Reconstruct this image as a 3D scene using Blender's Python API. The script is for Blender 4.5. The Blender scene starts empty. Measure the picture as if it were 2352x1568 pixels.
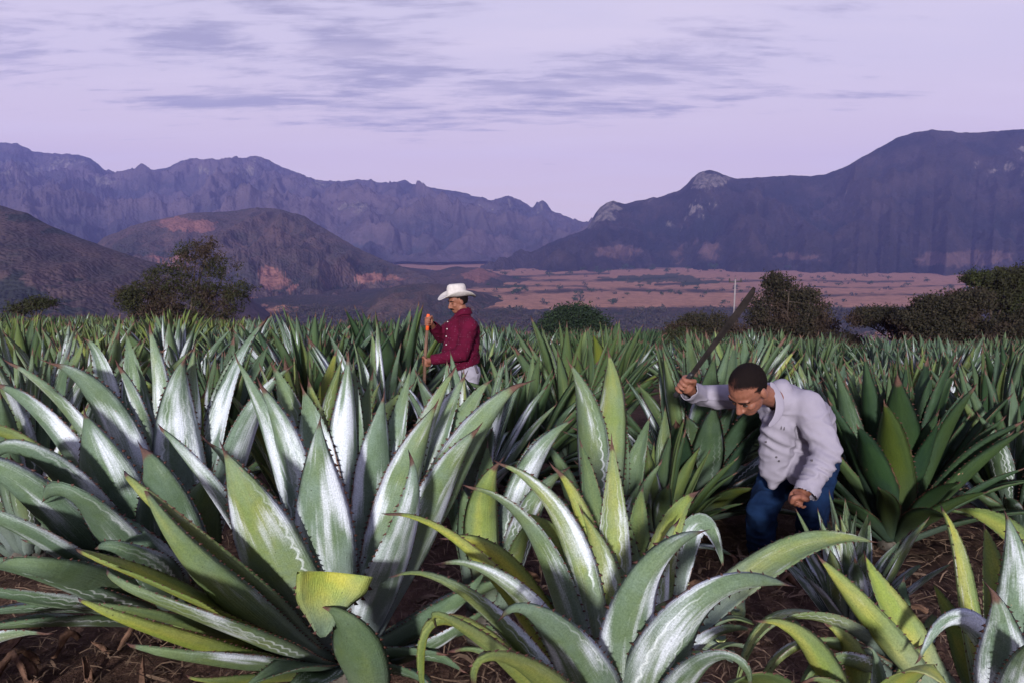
import bpy, math, random
import numpy as np
from mathutils import Vector, Matrix, Quaternion, noise as mnoise

# ------------------------------------------------------------------ camera, sky, sun, exposure
scene = bpy.context.scene
col = scene.collection
R = math.radians
CAM_Z = 1.7
FPX = 1829.0                     # focal length in pixels of a 2352 px wide picture (28 mm lens)
PITCH = math.atan((784 - 565) / FPX)
cam_data = bpy.data.cameras.new('camera')
cam_data.lens = 28.0; cam_data.sensor_width = 36.0
cam_data.clip_start = 0.05; cam_data.clip_end = 60000
cam = bpy.data.objects.new('camera', cam_data); col.objects.link(cam)
cam.location = (0, 0, CAM_Z); cam.rotation_euler = (math.pi / 2 - PITCH, 0, 0)
scene.camera = cam
scene.view_settings.view_transform = 'Standard'
scene.view_settings.look = 'None'
scene.view_settings.exposure = 0.22
scene.view_settings.gamma = 1.0
scene.view_settings.use_curve_mapping = False
scene.render.engine = 'CYCLES'
scene.cycles.use_denoising = True
scene.cycles.max_bounces = 5
scene.cycles.diffuse_bounces = 3
scene.cycles.volume_bounces = 0
scene.cycles.caustics_reflective = False
scene.cycles.caustics_refractive = False

SUN_EL, SUN_AZ = R(14), R(-7)   # low light from behind the photographer, a little to the left
SUN_STRENGTH = 5.0
sd = bpy.data.lights.new('sun', 'SUN'); sd.energy = SUN_STRENGTH; sd.angle = R(4.5); sd.color = (1.0, 0.985, 0.98)
sun = bpy.data.objects.new('sun', sd); col.objects.link(sun)
# direction towards the sun: behind the camera (-Y), turned by SUN_AZ to the left (-X)
to_sun = Vector((math.sin(SUN_AZ) * math.cos(SUN_EL), -math.cos(SUN_AZ) * math.cos(SUN_EL), math.sin(SUN_EL)))
sun.rotation_euler = to_sun.to_track_quat('Z', 'Y').to_euler()


# ------------------------------------------------------------------ node helpers
def ND(nt, t, ins=None, **at):
    n = nt.nodes.new(t)
    for k, v in at.items():
        setattr(n, k, v)
    for k, v in (ins or {}).items():
        s = n.inputs[k]
        if isinstance(v, bpy.types.NodeSocket):
            nt.links.new(v, s)
        else:
            s.default_value = v
    return n


def MA(nt, op, a, b=None, c=None, clamp=False):
    ins = {0: a}
    if b is not None: ins[1] = b
    if c is not None: ins[2] = c
    return ND(nt, 'ShaderNodeMath', ins, operation=op, use_clamp=clamp).outputs[0]


def C4(c):
    return (c[0], c[1], c[2], 1.0) if not isinstance(c, bpy.types.NodeSocket) else c


def MX(nt, f, a, b, mode='MIX'):
    n = ND(nt, 'ShaderNodeMix', {0: f, 6: C4(a), 7: C4(b)}, data_type='RGBA', blend_type=mode)
    return n.outputs[2]


def SS(nt, x, lo, hi, a=0.0, b=1.0):
    return ND(nt, 'ShaderNodeMapRange', {0: x, 1: lo, 2: hi, 3: a, 4: b}, interpolation_type='SMOOTHSTEP').outputs[0]


def NOI(nt, vec, scale, detail=3.0, rough=0.55, out=0, dist=0.0):
    ins = {'Scale': scale, 'Detail': detail, 'Roughness': rough, 'Distortion': dist}
    if vec is not None: ins['Vector'] = vec
    return ND(nt, 'ShaderNodeTexNoise', ins).outputs[out]


def VMUL(nt, v, s, add=(0, 0, 0)):
    return ND(nt, 'ShaderNodeVectorMath', {0: v, 1: s, 2: add}, operation='MULTIPLY_ADD').outputs[0]


# ------------------------------------------------------------------ world: dusk sky with thin cloud streaks
world = bpy.data.worlds.new('World'); scene.world = world; world.use_nodes = True
wt = world.node_tree
for n in list(wt.nodes): wt.nodes.remove(n)
sky = ND(wt, 'ShaderNodeTexSky', sky_type='NISHITA', sun_disc=False, sun_elevation=SUN_EL,
         sun_rotation=math.atan2(to_sun.x, to_sun.y), air_density=1.0, dust_density=2.5, ozone_density=3.0, altitude=1500)
tc = ND(wt, 'ShaderNodeTexCoord').outputs['Generated']
sp = ND(wt, 'ShaderNodeSeparateXYZ', {0: tc})
el = sp.outputs[2]
ramp = ND(wt, 'ShaderNodeValToRGB', {0: el})
cr = ramp.color_ramp
cr.elements[0].position = 0.0; cr.elements[0].color = (0.80, 0.64, 0.685, 1)
cr.elements[1].position = 1.0; cr.elements[1].color = (0.20, 0.22, 0.44, 1)
for p_, c_ in ((0.05, (0.80, 0.645, 0.69)), (0.11, (0.78, 0.64, 0.70)), (0.20, (0.69, 0.615, 0.735)), (0.30, (0.65, 0.605, 0.75)), (0.55, (0.41, 0.41, 0.60))):
    e_ = cr.elements.new(p_); e_.color = (*c_, 1)
skyc = MX(wt, 1.0, sky.outputs[0], (0.075, 0.066, 0.072), 'MULTIPLY')
base_sky = MX(wt, 0.93, skyc, ramp.outputs[0])
# cloud sheet: direction projected on a high plane, streaks stretched sideways
den = MA(wt, 'ADD', MA(wt, 'MAXIMUM', el, 0.0), 0.10)
cx_ = MA(wt, 'DIVIDE', sp.outputs[0], den); cy_ = MA(wt, 'DIVIDE', sp.outputs[1], den)
cv = ND(wt, 'ShaderNodeCombineXYZ', {0: cx_, 1: cy_, 2: 0.0}).outputs[0]
n_big = NOI(wt, VMUL(wt, cv, (0.55, 0.75, 1), (3.1, 0.4, 0)), 1.0, 2.0, 0.5)
n_mid = NOI(wt, VMUL(wt, cv, (1.5, 4.6, 1), (0.3, 2.2, 5)), 1.0, 6.0, 0.70, dist=0.5)
n_fin = NOI(wt, VMUL(wt, cv, (4.0, 10.0, 1), (1.7, 7.7, 2)), 1.0, 4.0, 0.6)
# the streaks in view lie in one long belt across the sky
az = MA(wt, 'ARCTAN2', sp.outputs[0], sp.outputs[1])


def cloud_blob(a0, e0, sa, se, tilt=0.0):
    sa *= 1.35; se *= 1.4
    da = MA(wt, 'SUBTRACT', az, a0)
    de = MA(wt, 'SUBTRACT', MA(wt, 'SUBTRACT', el, e0), MA(wt, 'MULTIPLY', da, tilt))
    q = MA(wt, 'ADD', MA(wt, 'POWER', MA(wt, 'ABSOLUTE', MA(wt, 'DIVIDE', da, sa)), 2.0),
           MA(wt, 'POWER', MA(wt, 'ABSOLUTE', MA(wt, 'DIVIDE', de, se)), 2.0))
    return MA(wt, 'EXPONENT', MA(wt, 'MULTIPLY', q, -1.0))


belt = None
for b_ in ((0.03, 0.185, 0.13, 0.028, 0.0), (0.20, 0.215, 0.17, 0.036, 0.16), (-0.17, 0.200, 0.12, 0.045, -0.05),
           (-0.36, 0.225, 0.09, 0.03, 0.0), (-0.30, 0.165, 0.16, 0.016, 0.05), (-0.10, 0.150, 0.16, 0.014, 0.0),
           (-0.57, 0.21, 0.07, 0.05, 0.0), (-0.32, 0.28, 0.16, 0.03, -0.2), (0.20, 0.172, 0.12, 0.014, 0.05),
           (-0.12, 0.285, 0.07, 0.02, 0.0), (0.40, 0.165, 0.06, 0.008, 0.0)):
    w_ = cloud_blob(*b_)
    belt = w_ if belt is None else MA(wt, 'MAXIMUM', belt, w_)
wide = SS(wt, n_big, 0.56, 0.75)
cover = MA(wt, 'MAXIMUM', belt, MA(wt, 'MULTIPLY', wide, SS(wt, el, 0.30, 0.40)))
streak = MA(wt, 'ADD', MA(wt, 'MULTIPLY', n_mid, 0.60), MA(wt, 'MULTIPLY', n_fin, 0.40))
cmask = SS(wt, MA(wt, 'ADD', streak, MA(wt, 'MULTIPLY', cover, 0.235)), 0.60, 0.80)
cloudy = MX(wt, MA(wt, 'MULTIPLY', cmask, 0.9), base_sky, (0.35, 0.335, 0.48))
# faint pale veils between the streaks
veil = SS(wt, NOI(wt, VMUL(wt, cv, (0.8, 2.2, 1), (9.1, 1.2, 0)), 1.0, 4.0, 0.55), 0.45, 0.7)
cloudy = MX(wt, MA(wt, 'MULTIPLY', veil, 0.35), cloudy, (0.76, 0.67, 0.77))
bg = ND(wt, 'ShaderNodeBackground', {0: cloudy, 1: 1.0})
wo = ND(wt, 'ShaderNodeOutputWorld', {0: bg.outputs[0]})


# ------------------------------------------------------------------ layout helpers
def P(px, py, Y):
    """world point at distance Y seen at picture position (px, py) of the 2352 x 1568 picture"""
    cx = (px - 1176.0) / FPX; cy = -(py - 784.0) / FPX
    c, s = math.cos(PITCH), math.sin(PITCH)
    d = Vector((cx, c + cy * s, -s + cy * c))
    return Vector((d.x * Y / d.y, Y, CAM_Z + d.z * Y / d.y))


def proj(p):
    """picture position of a world point (arrays allowed)"""
    x, y, z = p[0], p[1], p[2] - CAM_Z
    c, s = math.cos(PITCH), math.sin(PITCH)
    f = y * c - z * s; u = y * s + z * c
    return 1176 + FPX * x / f, 784 - FPX * u / f


def gz(x, y):
    y0 = np.clip(y, 0, 10)
    return -0.0075 * y0 ** 2 - 0.10 * np.clip(np.asarray(y) - 10, 0, None) - 0.027 * x * np.clip((np.asarray(y) - 3) / 12, 0, 1)


def hash2(ix, iy, seed):
    h = (ix.astype(np.int64) * 374761393 + iy.astype(np.int64) * 668265263 + seed * 974711) & 0xFFFFFFFF
    h = ((h ^ (h >> 13)) * 1274126177) & 0xFFFFFFFF
    h = h ^ (h >> 16)
    return (h & 0xFFFFFF) / float(0xFFFFFF)


def vnoise(x, y, seed=0):
    x = np.asarray(x, float); y = np.asarray(y, float)
    xi = np.floor(x); yi = np.floor(y); fx = x - xi; fy = y - yi
    fx = fx * fx * fx * (fx * (fx * 6 - 15) + 10); fy = fy * fy * fy * (fy * (fy * 6 - 15) + 10)
    a = hash2(xi, yi, seed); b = hash2(xi + 1, yi, seed); c = hash2(xi, yi + 1, seed); d = hash2(xi + 1, yi + 1, seed)
    return (a + (b - a) * fx) * (1 - fy) + (c + (d - c) * fx) * fy


def fbm(x, y, seed=0, oct=5, gain=0.5):
    t = 0; a = 1; n = 0
    for o in range(oct):
        t = t + a * vnoise(x * 2 ** o + 17.3 * o, y * 2 ** o - 9.1 * o, seed + o); n += a; a *= gain
    return t / n


def ridged(x, y, seed=0, oct=4, gain=0.5):
    t = 0; a = 1; n = 0
    for o in range(oct):
        t = t + a * (1 - np.abs(2 * vnoise(x * 2 ** o + 5.3 * o, y * 2 ** o + 3.1 * o, seed + o) - 1)); n += a; a *= gain
    return t / n


# ------------------------------------------------------------------ object helpers
def new_mesh(name, V, F, uvs=None, mi=None, smooth=True):
    me = bpy.data.meshes.new(name)
    me.from_pydata([tuple(map(float, v)) for v in V], [], F)
    if uvs is not None:
        ul = me.uv_layers.new(name='UVMap')
        ul.data.foreach_set('uv', np.asarray(uvs, np.float32).ravel())
    if mi is not None:
        me.polygons.foreach_set('material_index', np.asarray(mi, np.int32))
    if smooth:
        me.polygons.foreach_set('use_smooth', np.ones(len(me.polygons), bool))
    me.update()
    return me


def grid_mesh(name, V, nr, nc, flip=False):
    """V: (nr*nc,3) array"""
    me = bpy.data.meshes.new(name)
    i = np.arange((nr - 1) * (nc - 1)); r = i // (nc - 1); c = i % (nc - 1)
    a = r * nc + c
    q = np.stack([a, a + 1, a + nc + 1, a + nc], 1)
    if flip: q = q[:, ::-1]
    me.vertices.add(len(V)); me.vertices.foreach_set('co', np.asarray(V, np.float32).ravel())
    me.loops.add(q.size); me.loops.foreach_set('vertex_index', q.astype(np.int32).ravel())
    me.polygons.add(len(q)); me.polygons.foreach_set('loop_start', np.arange(0, q.size, 4, dtype=np.int32))
    me.polygons.foreach_set('use_smooth', np.ones(len(q), bool))
    me.update(calc_edges=True); me.validate()
    return me


def tri_mesh(name, V, F, smooth=False):
    """V (n,3), F (m,3) or (m,4) arrays, fast"""
    V = np.asarray(V, np.float32); F = np.asarray(F, np.int32); k = F.shape[1]
    me = bpy.data.meshes.new(name)
    me.vertices.add(len(V)); me.vertices.foreach_set('co', V.ravel())
    me.loops.add(F.size); me.loops.foreach_set('vertex_index', F.ravel())
    me.polygons.add(len(F)); me.polygons.foreach_set('loop_start', np.arange(0, F.size, k, dtype=np.int32))
    me.polygons.foreach_set('use_smooth', np.full(len(F), smooth, bool))
    me.update(calc_edges=True)
    return me


def link(name, me, mats=None, parent=None, loc=None):
    o = bpy.data.objects.new(name, me); col.objects.link(o)
    if mats is not None and me is not None and len(me.materials) == 0:
        for m in (mats if isinstance(mats, (list, tuple)) else [mats]): me.materials.append(m)
    if parent is not None: o.parent = parent
    if loc is not None: o.location = loc
    return o


def tag(o, label=None, cat=None, group=None, kind=None):
    if label: o['label'] = label
    if cat: o['category'] = cat
    if group: o['group'] = group
    if kind: o['kind'] = kind
    return o


ORD = ['leftmost', 'second from left', 'third from left', 'fourth from left', 'fifth from left', 'sixth from left', 'seventh from left', 'eighth from left',
       'ninth from left', 'tenth from left', 'eleventh from left', 'twelfth from left', 'thirteenth from left', 'fourteenth from left']


def sector(px):
    for lim, txt in ((150, 'at the left edge'), (290, 'left of the bushy tree'), (560, 'below the bushy tree'), (760, 'right of the bushy tree'), (970, 'left of the hat man'),
                     (1150, 'behind the hat man'), (1260, 'right of the hat man'), (1410, 'below the round tree'), (1560, 'right of the round tree'), (1740, 'below the utility pole'),
                     (1930, 'below the tall bush'), (2110, 'left of the thorn trees')):
        if px < lim: return txt
    return 'below the thorn trees'


def single_out(objs):
    """things whose label came out the same are told apart by their order from left to right"""
    by = {}
    for o in objs: by.setdefault(o['label'], []).append(o)
    for lab, lst in by.items():
        if len(lst) < 2: continue
        lst.sort(key=lambda o: o.location.x / o.location.y)
        for k, o in enumerate(lst): o['label'] = lab + ', ' + ORD[min(k, len(ORD) - 1)]


def empty(name, loc):
    o = bpy.data.objects.new(name, None); col.objects.link(o); o.location = loc
    o.empty_display_size = 0.1
    return o


def mat_new(name):
    m = bpy.data.materials.new(name); m.use_nodes = True
    nt = m.node_tree
    for n in list(nt.nodes): nt.nodes.remove(n)
    out = ND(nt, 'ShaderNodeOutputMaterial')
    b = ND(nt, 'ShaderNodeBsdfPrincipled')
    nt.links.new(b.outputs[0], out.inputs[0])
    return m, nt, b


def simple_mat(name, c, rough=0.7, spec=0.3, var=0.25, scale=8.0, bump=0.0, bscale=60.0, metallic=0.0):
    m, nt, b = mat_new(name)
    oc = ND(nt, 'ShaderNodeTexCoord').outputs['Object']
    n = NOI(nt, oc, scale, 5.0, 0.6)
    dark = tuple(x * (1 - var) for x in c); lite = tuple(min(1, x * (1 + var)) for x in c)
    nt.links.new(MX(nt, SS(nt, n, 0.3, 0.7), dark, lite), b.inputs['Base Color'])
    b.inputs['Roughness'].default_value = rough; b.inputs['Specular IOR Level'].default_value = spec
    b.inputs['Metallic'].default_value = metallic
    if bump > 0:
        bp = ND(nt, 'ShaderNodeBump', {'Strength': bump, 'Distance': 0.01, 'Height': NOI(nt, oc, bscale, 4.0, 0.6)})
        nt.links.new(bp.outputs[0], b.inputs['Normal'])
    return m


def bez(p0, p1, p2, n, p3=None):
    t = np.linspace(0, 1, n)[:, None]
    p0, p1, p2 = (np.array(p) for p in (p0, p1, p2))
    if p3 is None:
        return (1 - t) ** 2 * p0 + 2 * t * (1 - t) * p1 + t ** 2 * p2
    p3 = np.array(p3)
    return (1 - t) ** 3 * p0 + 3 * t * (1 - t) ** 2 * p1 + 3 * t ** 2 * (1 - t) * p2 + t ** 3 * p3


def tube(pts, rad, seg=8, cap=True):
    """tapered tube along pts -> V, F"""
    pts = np.asarray(pts, float); n = len(pts)
    rad = np.broadcast_to(rad, (n,))
    T = np.gradient(pts, axis=0); T /= np.linalg.norm(T, axis=1)[:, None] + 1e-9
    u = np.cross(T[0], (0.31, 0.92, 0.2)); u /= np.linalg.norm(u)
    V = []; F = []
    for i in range(n):
        u = u - T[i] * np.dot(u, T[i]); u /= np.linalg.norm(u) + 1e-9
        w = np.cross(T[i], u)
        for k in range(seg):
            a = 2 * math.pi * k / seg
            V.append(pts[i] + rad[i] * (math.cos(a) * u + math.sin(a) * w))
    for i in range(n - 1):
        for k in range(seg):
            a = i * seg + k; b = i * seg + (k + 1) % seg
            F.append((a, b, b + seg, a + seg))
    if cap:
        F.append(tuple(range(seg))[::-1]); F.append(tuple((n - 1) * seg + k for k in range(seg)))
    return V, F


def join(parts):
    V = []; F = []
    for v, f in parts:
        o = len(V); V.extend(v); F.extend([tuple(i + o for i in q) for q in f])
    return V, F

# ------------------------------------------------------------------ far land: materials
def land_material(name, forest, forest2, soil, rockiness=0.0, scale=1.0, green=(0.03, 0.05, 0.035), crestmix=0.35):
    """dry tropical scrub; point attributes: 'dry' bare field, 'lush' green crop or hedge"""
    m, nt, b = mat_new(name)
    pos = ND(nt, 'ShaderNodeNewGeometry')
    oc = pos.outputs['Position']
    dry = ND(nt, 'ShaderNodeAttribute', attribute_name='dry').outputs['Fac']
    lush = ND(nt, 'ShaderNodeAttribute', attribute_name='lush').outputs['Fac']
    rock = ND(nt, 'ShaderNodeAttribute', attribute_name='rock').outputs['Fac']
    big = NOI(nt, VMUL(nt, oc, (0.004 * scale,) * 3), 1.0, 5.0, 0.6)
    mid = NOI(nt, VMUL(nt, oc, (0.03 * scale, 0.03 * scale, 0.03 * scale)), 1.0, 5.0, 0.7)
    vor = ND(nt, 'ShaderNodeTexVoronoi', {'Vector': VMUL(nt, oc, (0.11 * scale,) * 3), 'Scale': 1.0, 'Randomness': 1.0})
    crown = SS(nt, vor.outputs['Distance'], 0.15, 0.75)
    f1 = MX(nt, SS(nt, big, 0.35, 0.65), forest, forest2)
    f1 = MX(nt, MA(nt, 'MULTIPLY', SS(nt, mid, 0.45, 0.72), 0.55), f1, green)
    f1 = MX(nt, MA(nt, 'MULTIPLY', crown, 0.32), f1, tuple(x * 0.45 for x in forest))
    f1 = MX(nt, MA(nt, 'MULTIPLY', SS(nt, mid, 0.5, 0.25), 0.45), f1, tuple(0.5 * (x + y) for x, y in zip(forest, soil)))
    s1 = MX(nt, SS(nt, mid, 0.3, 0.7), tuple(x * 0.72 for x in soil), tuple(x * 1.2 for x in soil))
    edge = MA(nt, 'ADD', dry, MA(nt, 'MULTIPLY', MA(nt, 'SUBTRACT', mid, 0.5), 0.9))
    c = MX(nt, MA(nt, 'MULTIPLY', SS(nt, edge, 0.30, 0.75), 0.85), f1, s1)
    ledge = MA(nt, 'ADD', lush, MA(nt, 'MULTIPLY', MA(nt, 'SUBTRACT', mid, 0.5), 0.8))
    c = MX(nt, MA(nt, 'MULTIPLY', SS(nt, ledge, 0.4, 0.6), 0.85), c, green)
    crest_lit = ND(nt, 'ShaderNodeAttribute', attribute_name='crest').outputs['Fac']  # spur tops tinted lighter, relief light painted into the colour
    c = MX(nt, MA(nt, 'MULTIPLY', MA(nt, 'MULTIPLY', crest_lit, SS(nt, mid, 0.30, 0.55)), crestmix), c, tuple(0.5 * x + 0.5 * y for x, y in zip(forest, soil)))
    rn = NOI(nt, VMUL(nt, oc, (0.05 * scale, 0.05 * scale, 0.012 * scale)), 1.0, 5.0, 0.7)
    rk = MX(nt, SS(nt, rn, 0.35, 0.68), (0.035, 0.029, 0.028), (0.16, 0.13, 0.12))
    redge = MA(nt, 'ADD', rock, MA(nt, 'MULTIPLY', MA(nt, 'SUBTRACT', rn, 0.5), 1.1))
    c = MX(nt, SS(nt, redge, 0.42, 0.62), c, rk)
    nt.links.new(c, b.inputs['Base Color'])
    b.inputs['Roughness'].default_value = 0.95; b.inputs['Specular IOR Level'].default_value = 0.05
    hgt = MA(nt, 'ADD', MA(nt, 'MULTIPLY', crown, -6.0), MA(nt, 'MULTIPLY', mid, 14.0))
    bp = ND(nt, 'ShaderNodeBump', {'Strength': 0.4, 'Distance': 1.0, 'Height': hgt})
    nt.links.new(bp.outputs[0], b.inputs['Normal'])
    return m


SOIL_PINK = (0.37, 0.185, 0.125)
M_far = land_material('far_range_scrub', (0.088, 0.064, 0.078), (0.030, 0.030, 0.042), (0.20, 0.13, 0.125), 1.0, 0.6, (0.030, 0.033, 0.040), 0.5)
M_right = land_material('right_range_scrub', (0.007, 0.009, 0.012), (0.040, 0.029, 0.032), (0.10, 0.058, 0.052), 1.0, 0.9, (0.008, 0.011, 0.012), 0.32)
M_mid = land_material('middle_hill_scrub', (0.082, 0.055, 0.055), (0.036, 0.034, 0.036), (0.21, 0.095, 0.078), 0.0, 1.2, (0.020, 0.026, 0.024), 0.22)
M_near = land_material('near_hill_scrub', (0.086, 0.056, 0.054), (0.040, 0.034, 0.038), (0.10, 0.060, 0.055), 0.0, 1.6, (0.018, 0.024, 0.022), 0.12)
M_valley = land_material('valley_land', (0.050, 0.038, 0.038), (0.036, 0.034, 0.036), SOIL_PINK, 0.0, 2.2, (0.018, 0.036, 0.022))


def attr(me, name, vals):
    a = me.attributes.new(name, 'FLOAT', 'POINT'); a.data.foreach_set('value', np.asarray(vals, np.float32).ravel())


def blobs(px, py, lst):
    v = np.zeros_like(px)
    px = px + (fbm(px / 22, py / 12, 91, 4, 0.6) - 0.5) * 60; py = py + (fbm(px / 22, py / 12, 92, 4, 0.6) - 0.5) * 26
    for (x, y, rx, ry) in lst:
        v = np.maximum(v, np.clip(1.6 - 1.1 * np.sqrt(((px - x) / rx) ** 2 + ((py - y) / ry) ** 2), 0, 1))
    return v


def range_mesh(name, crest, Yc, Yb, zb, Yk, zk, ncol, nrow, spur, seed, mat, label, cat='mountain', rough=7.0, pw=1.0,
               dry=(), rock=(), lush=(), crestrough=None, spx=420.0, cragamp=0.0):
    cx = np.array([c[0] for c in crest], float); cyy = np.array([c[1] for c in crest], float)
    px = np.linspace(cx[0], cx[-1], ncol)
    py = np.interp(px, cx, cyy)
    # soften the traced polyline a little so that it has no corners, then roughen it at tree scale
    k = np.array([1, 2, 3, 2, 1], float); k /= k.sum()
    py = np.convolve(np.pad(py, 2, mode='edge'), k, 'valid')
    Yc = np.interp(px, [c[0] for c in Yc], [c[1] for c in Yc]) if isinstance(Yc, (list, tuple)) else np.full(ncol, float(Yc))
    Ybv = np.interp(px, [c[0] for c in Yb], [c[1] for c in Yb]) if isinstance(Yb, (list, tuple)) else np.full(ncol, float(Yb))
    zbv = np.interp(px, [c[0] for c in zb], [c[1] for c in zb]) if isinstance(zb, (list, tuple)) else np.full(ncol, float(zb))
    Ybv = Ybv * (1 + 0.16 * (fbm(px / 55, px * 0, seed + 71, 4) - 0.5))
    C = np.array([P(a, b, d) for a, b, d in zip(px, py, Yc)])
    slope = C[:, 0] / C[:, 1]
    nf = int(nrow * 0.8); nb = nrow - nf
    t = np.concatenate([np.linspace(0, 1, nf), 1 + np.linspace(0, 1, nb + 1)[1:]])
    T = t[:, None]
    Y = np.where(T <= 1, Ybv + (Yc - Ybv) * np.minimum(T, 1), Yc + (Yk - Yc) * (T - 1))
    X = slope * Y
    tf = np.minimum(T, 1)
    sh = tf ** pw
    Z = np.where(T <= 1, zbv + (C[:, 2] - zbv) * sh, C[:, 2] + (zk - C[:, 2]) * (T - 1) ** 1.3)
    win = np.where(T <= 1, np.sin(np.pi * np.clip(tf, 0, 1)) ** 0.8, 0.0)
    warp = fbm(X / 600, Y / 600, seed + 50, 3) * 1.5
    sp_ = ridged(X / spx + warp, Y / (spx * 2.4) + 0.4 * warp, seed, 5) - 0.62
    fine = ridged(X / (spx * 0.3) + warp, Y / (spx * 0.5), seed + 20, 4) - 0.6
    Z = Z + spur * win * (sp_ * 2.3 + 0.95 * fine)
    cr_ = rough if crestrough is None else crestrough
    Z = Z + (fbm(X / 35, Y / 35, seed + 7, 3, 0.7) - 0.5) * (cr_ + (rough - cr_) * win) * np.clip(tf * 4, 0, 1)
    crag = ridged(X / 170 + warp, Y / 170, seed + 33, 4, 0.6) - 0.62
    Z = Z + cragamp * crag * np.where(T <= 1, np.clip((tf - 0.45) * 2.5, 0, 1) * np.clip((1.0 - tf) * 9, 0.12, 1), 0.0)
    V = np.stack([X, Y, Z], -1).reshape(-1, 3)
    me = grid_mesh(name, V, len(t), ncol)
    qx, qy = proj((X, Y, Z))
    dn = fbm(X / 120, Y / 120, seed + 3, 4)
    attr(me, 'dry', blobs(qx, qy, dry) * (0.6 + 0.8 * dn))
    hollow_shade = np.clip(-(sp_ + 0.6 * fine) * 3.0, 0, 1) * win  # darker gully growth, also relief shade painted into the hollows
    attr(me, 'lush', np.maximum(blobs(qx, qy, lush), 0.95 * hollow_shade))
    attr(me, 'crest', np.clip((sp_ + 0.6 * fine) * 4.0, 0, 1) * win)  # lightens the spur tops as if they caught the light
    # bare rock where the slope is steep or where the photograph shows cliffs
    gzx = np.gradient(Z, axis=0) / (np.gradient(Y, axis=0) + 1e-6)
    steep = np.clip((np.abs(gzx) - 0.95) * 1.6, 0, 0.8) * np.clip((tf - 0.5) * 3, 0, 1) * (1 if cragamp else 0)
    attr(me, 'rock', np.maximum(blobs(qx, qy, rock) * (0.1 + 1.25 * dn), steep * (0.4 + 0.9 * dn)))
    o = link(name, me, mat); tag(o, label, cat, kind='structure')
    return o


crest_left = [(-500, 330), (-200, 300), (-60, 318), (0, 328), (40, 330), (75, 348), (100, 352), (150, 353), (195, 358), (222, 374), (240, 392), (265, 403),
              (300, 395), (335, 386), (350, 392), (385, 388), (410, 373), (440, 364), (500, 368), (550, 364), (572, 361), (588, 357), (620, 370), (650, 388),
              (680, 398), (720, 412), (750, 416), (790, 418), (825, 410), (855, 416), (875, 420), (915, 420), (930, 413), (945, 422), (990, 432),
              (1050, 440), (1130, 462), (1165, 451), (1200, 462), (1222, 479), (1232, 467), (1245, 461), (1257, 469), (1265, 485), (1300, 498),
              (1330, 508), (1352, 511), (1420, 522), (1500, 545), (1620, 570)]
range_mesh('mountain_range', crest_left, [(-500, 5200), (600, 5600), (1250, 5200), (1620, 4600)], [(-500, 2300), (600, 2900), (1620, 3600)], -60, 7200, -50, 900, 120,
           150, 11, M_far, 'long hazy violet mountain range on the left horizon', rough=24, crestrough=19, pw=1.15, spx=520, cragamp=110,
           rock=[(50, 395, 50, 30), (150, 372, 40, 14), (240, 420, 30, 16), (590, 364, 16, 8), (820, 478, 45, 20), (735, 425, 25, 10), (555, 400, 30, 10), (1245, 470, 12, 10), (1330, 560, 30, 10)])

crest_right = [(1090, 640), (1130, 613), (1200, 590), (1260, 560), (1320, 536), (1346, 527), (1356, 512), (1366, 492), (1378, 478), (1392, 466), (1410, 461), (1422, 466), (1435, 470), (1450, 464), (1465, 462),
               (1488, 458), (1500, 453), (1512, 454), (1560, 438), (1576, 426), (1590, 408), (1605, 397), (1630, 391), (1650, 397), (1665, 403), (1690, 411), (1740, 408),
               (1810, 403), (1860, 405), (1895, 402), (1940, 385), (2000, 350), (2060, 318), (2100, 305), (2140, 298), (2170, 301), (2200, 305),
               (2280, 302), (2352, 298), (2500, 285), (2750, 320), (3000, 380)]
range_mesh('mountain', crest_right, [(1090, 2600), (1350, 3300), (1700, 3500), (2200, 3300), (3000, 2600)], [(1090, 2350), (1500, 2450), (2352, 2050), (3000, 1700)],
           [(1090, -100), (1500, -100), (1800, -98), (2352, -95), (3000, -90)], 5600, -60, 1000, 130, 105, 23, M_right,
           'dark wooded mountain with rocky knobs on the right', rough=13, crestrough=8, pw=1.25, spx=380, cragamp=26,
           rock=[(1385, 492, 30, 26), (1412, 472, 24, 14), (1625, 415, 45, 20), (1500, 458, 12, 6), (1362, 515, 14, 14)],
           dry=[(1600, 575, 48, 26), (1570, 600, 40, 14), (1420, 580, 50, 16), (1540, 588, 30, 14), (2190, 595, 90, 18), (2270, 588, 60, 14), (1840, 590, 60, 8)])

crest_mid = [(150, 640), (200, 585), (240, 545), (300, 521), (345, 507), (380, 501), (430, 491), (500, 487), (545, 484), (590, 478), (640, 480), (700, 498), (760, 534),
             (830, 575), (900, 606), (960, 626), (1010, 650), (1060, 690)]
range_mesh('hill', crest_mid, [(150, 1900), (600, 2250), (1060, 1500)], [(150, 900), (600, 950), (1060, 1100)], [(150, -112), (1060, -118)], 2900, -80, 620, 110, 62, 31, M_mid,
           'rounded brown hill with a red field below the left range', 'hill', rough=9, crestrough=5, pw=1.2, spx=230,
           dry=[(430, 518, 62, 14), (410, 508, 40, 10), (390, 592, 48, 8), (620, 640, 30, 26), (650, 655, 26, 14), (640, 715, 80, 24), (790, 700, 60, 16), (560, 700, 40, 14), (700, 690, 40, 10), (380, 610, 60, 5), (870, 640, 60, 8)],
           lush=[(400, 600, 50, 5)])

crest_near = [(-500, 410), (-200, 440), (0, 470), (60, 490), (120, 521), (180, 546), (260, 576), (330, 597), (400, 617), (460, 641), (520, 672), (570, 700), (640, 750)]
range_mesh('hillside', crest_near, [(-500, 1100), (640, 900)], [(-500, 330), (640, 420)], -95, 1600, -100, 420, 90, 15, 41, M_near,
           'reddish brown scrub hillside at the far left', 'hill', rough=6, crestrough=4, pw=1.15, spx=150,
           lush=[(60, 500, 60, 10), (130, 530, 50, 8)])

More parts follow.
